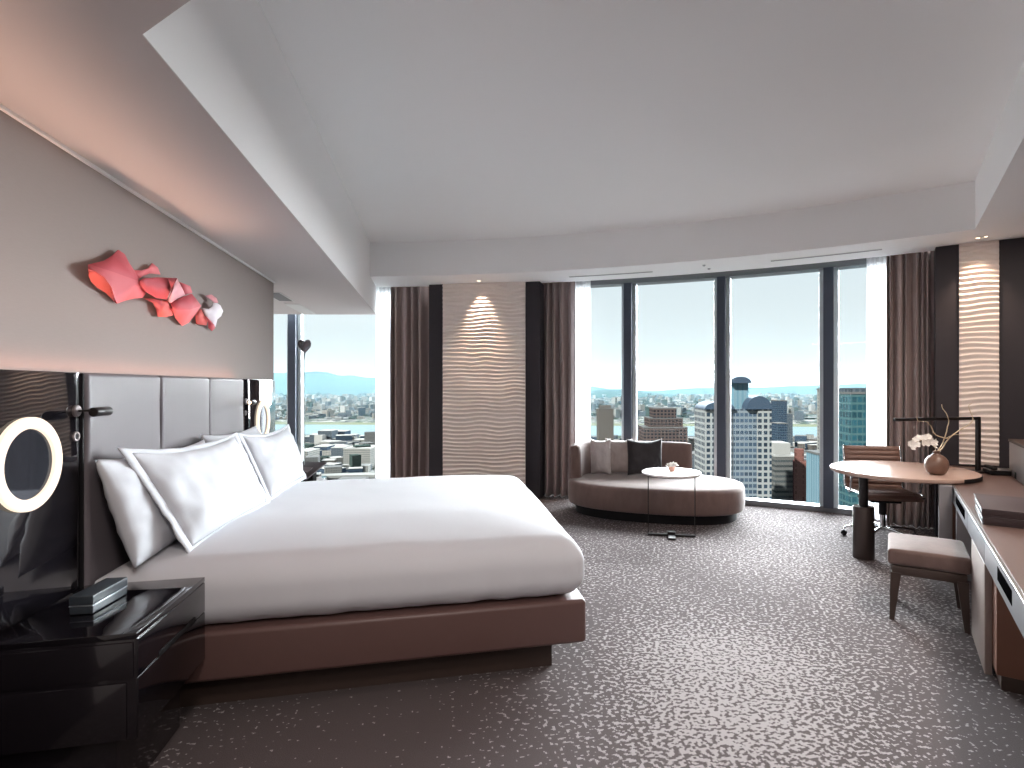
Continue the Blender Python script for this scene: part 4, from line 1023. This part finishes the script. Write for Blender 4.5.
# stepped brown tower
z = 640
c = cam_pt(662, z + 20); r = empty('stepped_tower', (c.x, c.y, GZ), cit_yaw, 'brown stepped tower behind the daybed back', 'building')
for (x0, x1, yt, dp) in ((651, 674, 409, 30), (646, 680, 419, 36), (640, 684, 428, 44)):
    w = (x1 - x0) / F * z; h = hat(yt, z) - GZ; xc = ((x0 + x1) / 2 - 662) / F * z
    MB().box((xc, 0, h / 2), (w, dp, h)).build('tower_step', CM['brown'], r)
    MB().box((xc, 0, h + 0.5), (w + 0.6, dp + 0.6, 1.0)).build('parapet', M['roof_g'], r)
# white towers with arched roofs
def arched(mb, xc, w, d, z0, rise, n=16):
    vs = []; fs = []
    for k in range(n + 1):
        a = PI * k / n
        for y in (-d / 2, d / 2): vs.append((xc - w / 2 * math.cos(a), y, z0 + rise * math.sin(a)))
    for k in range(n): fs.append((2 * k, 2 * k + 2, 2 * k + 3, 2 * k + 1))
    fs.append(tuple(2 * k for k in range(n + 1))); fs.append(tuple(2 * k + 1 for k in reversed(range(n + 1)))); fs.append((0, 1, 2 * n + 1, 2 * n))
    return mb.add(vs, fs)
z = 330
c = cam_pt(735, z + 14); r = empty('arched_tower', (c.x, c.y, GZ), cit_yaw, 'tall white gridded tower with arched blue roofs beside the middle mullion', 'building')
def seg(x0, x1, yt, d, mat, nm, yo=0.0):
    w = (x1 - x0) / F * z; h = hat(yt, z) - GZ; xc = ((x0 + x1) / 2 - 735) / F * z
    MB().box((xc, yo, h / 2), (w, d, h)).build(nm, mat, r); return xc, w, h
xc, w, h = seg(698.5, 728, 409.5, 24, CM['white'], 'wing', 2)
arched(MB(), xc, w + 0.6, 24.6, h, 4.6).build('arched_roof', M['roof_b'], r)
s1 = seg(727, 752, 409.5, 20, CM['whiteblue'], 'glazed_face', 0)
s2 = seg(751.9, 765.5, 409.5, 26, CM['white'], 'wing', 1)
xc = ((740 + 765.5) / 2 - 735) / F * z; w = 25.5 / F * z
arched(MB(), xc, w, 26, hat(409.5, z) - GZ + 0.05, 8.0).build('arched_roof', M['roof_b'], r)
xc, w, h = seg(727, 747, 383, 15, CM['ltblue'], 'lift_core', 4)
arched(MB(), xc, w + 0.8, 15.8, h, 4.0).build('arched_roof', M['roof_b'], r)
# others in the main window
r, w, h = bld(767.5, 794.5, 457, 420, 30, CM['grey'], 'grey banded office block right of the arched tower', roof='roof_w')
MB().box((-w * 0.12, 0, h + 5), (w * 0.6, 18, 10)).build('plant_room', M['roof_w'], r)
z = 400; c = cam_pt(802, z + 10); r = empty('brick_tower', (c.x, c.y, GZ), cit_yaw + math.radians(-20), 'brick red tower with dark side near the light blue slab', 'building')
w = 15.5 / F * z; h = hat(463, z) - GZ
MB().box((0, 0, h / 2), (w, w * 1.1, h)).build('block', CM['red'], r)
MB().box((-w * 0.18, 0, h + 4.5), (w * 0.55, w * 0.7, 9)).build('upper_block', CM['red'], r)
MB().box((-w / 2 - 0.2, 0, h / 2), (0.4, w * 1.1, h)).build('dark_side', CM['redside'], r)
bld(812, 822.5, 455, 330, 16, CM['ltblue'], 'narrow light blue slab beside the right mullion')
bld(819, 823.5, 390, 520, 8, CM['pale'], 'slim white tower edge beside the right mullion')
r, w, h = bld(836, 872, 394, 300, 30, CM['teal'], 'teal glass tower behind the right sheer curtain', name='glass_tower')
MB().box((0, 0, h + 2), (w * 0.96, 28, 2.6)).build('roof_screen', CM['slate'], r)
bld(774, 784, 401, 1050, 30, CM['navy'], 'dark blue tower in the middle distance past the arched tower')
bld(783, 790, 414, 1250, 30, CM['slate'], 'slate tower standing just right of the dark blue one')
bld(774, 784, 424, 760, 24, CM['navy'], 'lower navy block in front of the dark blue tower')
bld(690, 699, 440, 700, 20, CM['pale'], 'pale low block left of the arched tower')
bld(686, 697, 455, 520, 22, CM['slate'], 'slate low block behind the daybed end')
# seen in the corner window
for x0, x1, yt, z, dp, m_, lab in (
    (303, 312, 437, 1500, 30, 'slate', 'grey apartment slab at the left of the river-side row'), (312, 321, 435, 1480, 30, 'slate', 'grey apartment slab second from the left of the river-side row'),
    (321, 335, 431, 1450, 40, 'slate', 'tallest grey apartment slab of the river-side row'), (335, 348, 431.5, 1500, 40, 'navy', 'bluish apartment slab right of the tallest in the row'),
    (349, 357, 435, 1560, 30, 'slate', 'grey apartment slab at the right end of the river-side row'), (318, 331, 447, 1120, 40, 'navy', 'blue-grey low block below the apartment row'),
    (335, 347, 448, 1080, 40, 'slate', 'dark low office block with flat roof below the apartment row'), (349, 376, 449, 1000, 60, 'pale', 'long pale hall roof near the corner window edge'),
    (300, 314, 452, 1000, 50, 'pale', 'pale low hall behind the tilted tablet'), (356, 372, 440, 1350, 30, 'pale', 'pale low building beside the apartment row')):
    bld(x0, x1, yt, z, dp, CM[m_], lab, roof='roof_w')
vm = pmat('viaduct_concrete', dull(srgb(206, 208, 204)), 0.8, spec=0.0)
va, vb = cam_pt(300, 830), cam_pt(380, 860)
vd = MB(); n_ = 10
pts = [cam_pt(270 + 12 * i, 800 + 6 * i * (1 - i / 22)) for i in range(11)]
q0 = [p.to_2d() for p in pts]; q1 = [(p + Vector((-SA, CA, 0)) * 24).to_2d() for p in reversed(pts)]
vr = empty('viaduct', (pts[5].x, pts[5].y, GZ), 0, 'pale raised road curving below the corner window', 'road')
o = MB().prism(q0 + q1, 14, 18).build('road_deck', vm, None); o.data.transform(Matrix.Translation((-vr.location.x, -vr.location.y, 0))); o.parent = vr
for i in range(1, 10, 2):
    p = pts[i] + Vector((-SA, CA, 0)) * 12 - vr.location; MB().cyl((p.x, p.y, 0), (p.x, p.y, 14), 3, n=10).build('pier', vm, vr)
# many small blocks
rnd = random.Random(11)
mats_low = [CM['pale'], CM['slate'], CM['tan'], CM['navy'], CM['pale']]
proto = {}
def low_block(x, z, wdt, dpt, hgt, mi, label, group):
    key = mi
    if key not in proto:
        me = MB().box((0, 0, 0.5), (1, 1, 1)).build('city_block', [CM['pale'], CM['slate'], CM['tan'], CM['navy'], CM['pale']][mi]); proto[key] = me.data; bpy.data.objects.remove(me)
    return None
zones = [(302, 376, 'small city block far below, seen in the corner window', 'city blocks in the corner window', 70), (591, 870, 'small city block far below, seen in the wide window', 'city blocks in the wide window', 170)]
for x0, x1, lab, grp, cnt in zones:
    for k in range(cnt):
        z = rnd.choice([rnd.uniform(700, 1550), rnd.uniform(800, 1500), rnd.uniform(2550, 4200)]); x = rnd.uniform(x0, x1)
        if x0 > 500 and z < 1500 and 596 < x < 690 and z < 1000: z += 1900
        wd, dp_, hh = rnd.uniform(14, 42), rnd.uniform(14, 34), rnd.uniform(8, 26) if z < 1600 else rnd.uniform(12, 45)
        c = cam_pt(x, z)
        mb = MB().box((0, 0, hh / 2), (wd, dp_, hh)); mb.cur = 1; mb.box((0, 0, hh + 0.4), (wd, dp_, 0.8))
        o = mb.build('city_block', [rnd.choice(mats_low), M[rnd.choice(['roof_w', 'roof_g', 'roof_w'])]]); o.location = (c.x, c.y, GZ); o.rotation_euler = (0, 0, cit_yaw + rnd.uniform(-0.6, 0.6))
        tag(o, lab, 'building', grp)
# uncountable spread of houses
mb = MB()
for k in range(5200):
    z = 700 + 8300 * rnd.random() ** 0.8
    if 1600 < z < 2500: continue
    x = rnd.choice([rnd.uniform(270, 400), rnd.uniform(560, 900), rnd.uniform(560, 900)])
    if z < 1000 and 590 < x < 880: continue
    c = cam_pt(x, z); s_ = rnd.uniform(8, 26) * (1 + z / 6000); hh = rnd.uniform(5, 14) + (rnd.random() < 0.1) * rnd.uniform(10, 45); a = cit_yaw + rnd.uniform(-0.7, 0.7)
    mb.cur = rnd.randrange(5)
    mb.box((c.x, c.y, GZ + hh / 2), (s_, s_ * rnd.uniform(0.6, 1.4), hh), Matrix.Rotation(a, 3, 'Z'))
o = mb.build('distant_houses', [M['roof_w'], M['roof_g'], pmat('house_a', dull(srgb(120, 130, 140)), .8, spec=0.0), pmat('house_b', dull(srgb(90, 108, 104)), .8, spec=0.0), pmat('house_c', dull(srgb(188, 184, 176)), .8, spec=0.0)])
tag(o, 'countless tiny houses spread across the distant city', 'houses', None, 'stuff')
# tree clumps by the river
# mountains
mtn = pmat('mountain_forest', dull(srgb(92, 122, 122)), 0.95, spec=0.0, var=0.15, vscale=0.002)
def ridge(name, zd, x0, x1, prof, label, seed):
    """prof: list of (column, row of the crest)"""
    def crest(x):
        for i in range(len(prof) - 1):
            if prof[i][0] <= x <= prof[i + 1][0]:
                t = (x - prof[i][0]) / (prof[i + 1][0] - prof[i][0]); t = t * t * (3 - 2 * t); return prof[i][1] + (prof[i + 1][1] - prof[i][1]) * t
        return prof[-1][1]
    def fn(uu, vv):
        x = x0 + (x1 - x0) * uu; y = crest(x)
        hh = hat(y, zd) - GZ; hh *= 1 + 0.05 * mn.noise(Vector((x * 0.06, seed, 0))) + 0.025 * mn.noise(Vector((x * 0.2, seed, 0)))
        k = 1 - abs(vv * 2 - 1); z = zd + (vv - 0.5) * 3200
        p = cam_pt(x, z); return (p.x, p.y, GZ + hh * (k ** 0.85) * (1 + (0.12 * mn.noise(Vector((x * 0.05, vv * 5, seed))) if 0.05 < k < 0.95 else 0)) - (1 if k == 0 else 0))
    o = MB().grid(fn, 160, 16).build(name, mtn, None, smooth=80); tag(o, label, 'mountain'); return o
ridge('mountain_ridge', 11500, 100, 560, [(100, 372), (290, 373), (315, 371.5), (345, 375), (376, 378), (450, 384), (560, 388)], 'long pale blue mountain ridge beyond the corner window', 2)
ridge('mountain_ridge', 12500, 480, 1100, [(480, 388), (590, 386.5), (612, 389), (650, 391), (700, 388), (760, 387.5), (800, 386), (840, 384.5), (880, 383.5), (1000, 380), (1100, 380)], 'long blue mountain ridge on the horizon of the wide window', 4)
ridge('hill_ridge', 8800, 500, 760, [(500, 394), (585, 391), (610, 389.5), (632, 391), (660, 394), (700, 396), (760, 397)], 'nearer blue-green hill behind the tan tower', 6)

# haze over the city
hm = bpy.data.materials.new('haze'); hm.use_nodes = True; nt = hm.node_tree; nt.nodes.clear()
o_ = nt.nodes.new('ShaderNodeOutputMaterial'); vs_ = nt.nodes.new('ShaderNodeVolumeScatter')
vs_.inputs['Color'].default_value = (0.062, 0.102, 0.12, 1); vs_.inputs['Density'].default_value = 0.00014; vs_.inputs['Anisotropy'].default_value = 0.0
nt.links.new(vs_.outputs[0], o_.inputs['Volume'])
h0, h1, h2, h3 = cam_pt(-1400, 1500), cam_pt(2300, 1500), cam_pt(2300, 15500), cam_pt(-1400, 15500)
hz_ = MB().prism([h0.to_2d(), h1.to_2d(), h2.to_2d(), h3.to_2d()], GZ + 0.2, 260).build('haze', hm); tag(hz_, 'bluish summer haze lying over the city', 'haze', None, 'stuff')

# ------------------------------------------------------------------ lights
w_ = bpy.data.worlds.new('sky'); scene.world = w_; w_.use_nodes = True; nt = w_.node_tree; bg = nt.nodes['Background']
tc = nt.nodes.new('ShaderNodeTexCoord'); sp = nt.nodes.new('ShaderNodeSeparateXYZ'); rp = nt.nodes.new('ShaderNodeValToRGB')
nt.links.new(tc.outputs['Generated'], sp.inputs[0]); nt.links.new(sp.outputs['Z'], rp.inputs['Fac']); nt.links.new(rp.outputs['Color'], bg.inputs['Color'])
cr = rp.color_ramp; cr.elements[0].position = 0.0; cr.elements[0].color = srgb(246, 251, 252); cr.elements[1].position = 0.9; cr.elements[1].color = srgb(140, 188, 226)
e = cr.elements.new(0.10); e.color = srgb(238, 247, 250); e = cr.elements.new(0.28); e.color = srgb(226, 241, 249)
bg.inputs['Strength'].default_value = 0.84

def light(name, kind, loc, energy, color, size=None, size_y=None, rot=None, target=None, **kw):
    ld = bpy.data.lights.new(name, kind); ld.energy = energy; ld.color = color
    if kind == 'AREA':
        ld.shape = 'RECTANGLE' if size_y else 'DISK'; ld.size = size
        if size_y: ld.size_y = size_y
    for k, v in kw.items(): setattr(ld, k, v)
    o = bpy.data.objects.new(name, ld); COL.objects.link(o); o.location = loc
    if target is not None:
        o.rotation_euler = (Vector(target) - Vector(loc)).to_track_quat('-Z', 'Y').to_euler()
    elif rot is not None: o.rotation_euler = rot
    return o
# hazy daylight: broad soft lamp added to boost skylight through the windows
dsun = (rw(3, 0) - O2).normalized()
az = math.radians(52)
sv = Vector((math.cos(az) * math.cos(math.radians(15)), math.sin(az) * math.cos(math.radians(15)), math.sin(math.radians(15))))
light('daylight_boost', 'SUN', (0, 0, 50), 46.0, (0.93, 0.97, 1.0), rot=(sv).to_track_quat('Z', 'Y').to_euler(), angle=math.radians(70))
light('sun', 'SUN', (0, 0, 60), 17.0, (1.0, 0.97, 0.92), rot=Vector((-0.75, -0.45, 0.62)).to_track_quat('Z', 'Y').to_euler(), angle=math.radians(1))
# cove strips
def strip_rot(d):          # long side along the wall, shining along d
    z_ = -Vector(d).normalized(); y_ = Vector((0, 1, 0)); x_ = y_.cross(z_).normalized()
    return Matrix((x_, y_, z_)).transposed().to_euler()
light('headboard_cove', 'AREA', (XW + 0.06, 1.8, ZH + 0.012), 3.0, (1.0, 0.6, 0.42), 0.03, 4.0, rot=strip_rot((0.11, 0, 1)), spread=math.radians(56))
light('headboard_glow', 'AREA', (XW + 0.03, 2.4, ZH + 0.008), 1.2, (1.0, 0.45, 0.30), 0.02, 4.3, rot=strip_rot((-0.3, 0, 1)))
# spots on the relief panels
WARM = (1.0, 0.70, 0.52)
light('relief_spot', 'SPOT', (p1.x, p1.y, ZB - 0.01), 150, WARM, target=(p1.x + 0.06, p1.y + 0.16, 0.0), spot_size=math.radians(64), spot_blend=1.0, shadow_soft_size=0.02)
light('relief_spot_right', 'SPOT', (p2.x, p2.y, ZB - 0.01), 44, WARM, target=(p2.x + 0.08, p2.y + 0.08, 0.0), spot_size=math.radians(80), spot_blend=0.8, shadow_soft_size=0.02)
# unseen fill lights added at the ceiling, by the entrance and over the desk
light('soffit_fill', 'AREA', (-0.3, 0.7, ZS - 0.004), 26, (1.0, 0.9, 0.84), 0.5, rot=(0, 0, 0))
light('soffit_fill_entry', 'AREA', (0.6, -0.3, ZS - 0.004), 30, (1.0, 0.92, 0.87), 0.5, rot=(0, 0, 0))
q = rw(0.0, 0.55); light('desk_fill', 'AREA', (q.x, q.y, ZB - 0.004), 32, (1.0, 0.86, 0.77), 0.4, rot=(0, 0, 0))
q = rw(1.5, 0.6); light('desk_fill_far', 'AREA', (q.x, q.y, ZB - 0.004), 20, (1.0, 0.82, 0.7), 0.4, rot=(0, 0, 0))

# ------------------------------------------------------------------ camera and output
cd = bpy.data.cameras.new('camera'); co = bpy.data.objects.new('camera', cd); COL.objects.link(co)
co.location = CAM; co.rotation_euler = (PI / 2, 0, A)
cd.sensor_fit = 'HORIZONTAL'; cd.sensor_width = 36; cd.lens = F / 1024 * 36
cd.shift_x = (512 - CX) / 1024; cd.shift_y = (CY - 384) / 1024
cd.clip_start = 0.05; cd.clip_end = 40000
scene.camera = co
vs = scene.view_settings
scene.display_settings.display_device = 'sRGB'
vs.view_transform = 'Standard'; vs.look = 'None'; vs.exposure = 0.22; vs.gamma = 1.0; vs.use_curve_mapping = False
scene.cycles.use_denoising = True
scene.cycles.max_bounces = 10; scene.cycles.diffuse_bounces = 6; scene.cycles.transparent_max_bounces = 24
scene.cycles.volume_bounces = 1
scene.cycles.sample_clamp_indirect = 8
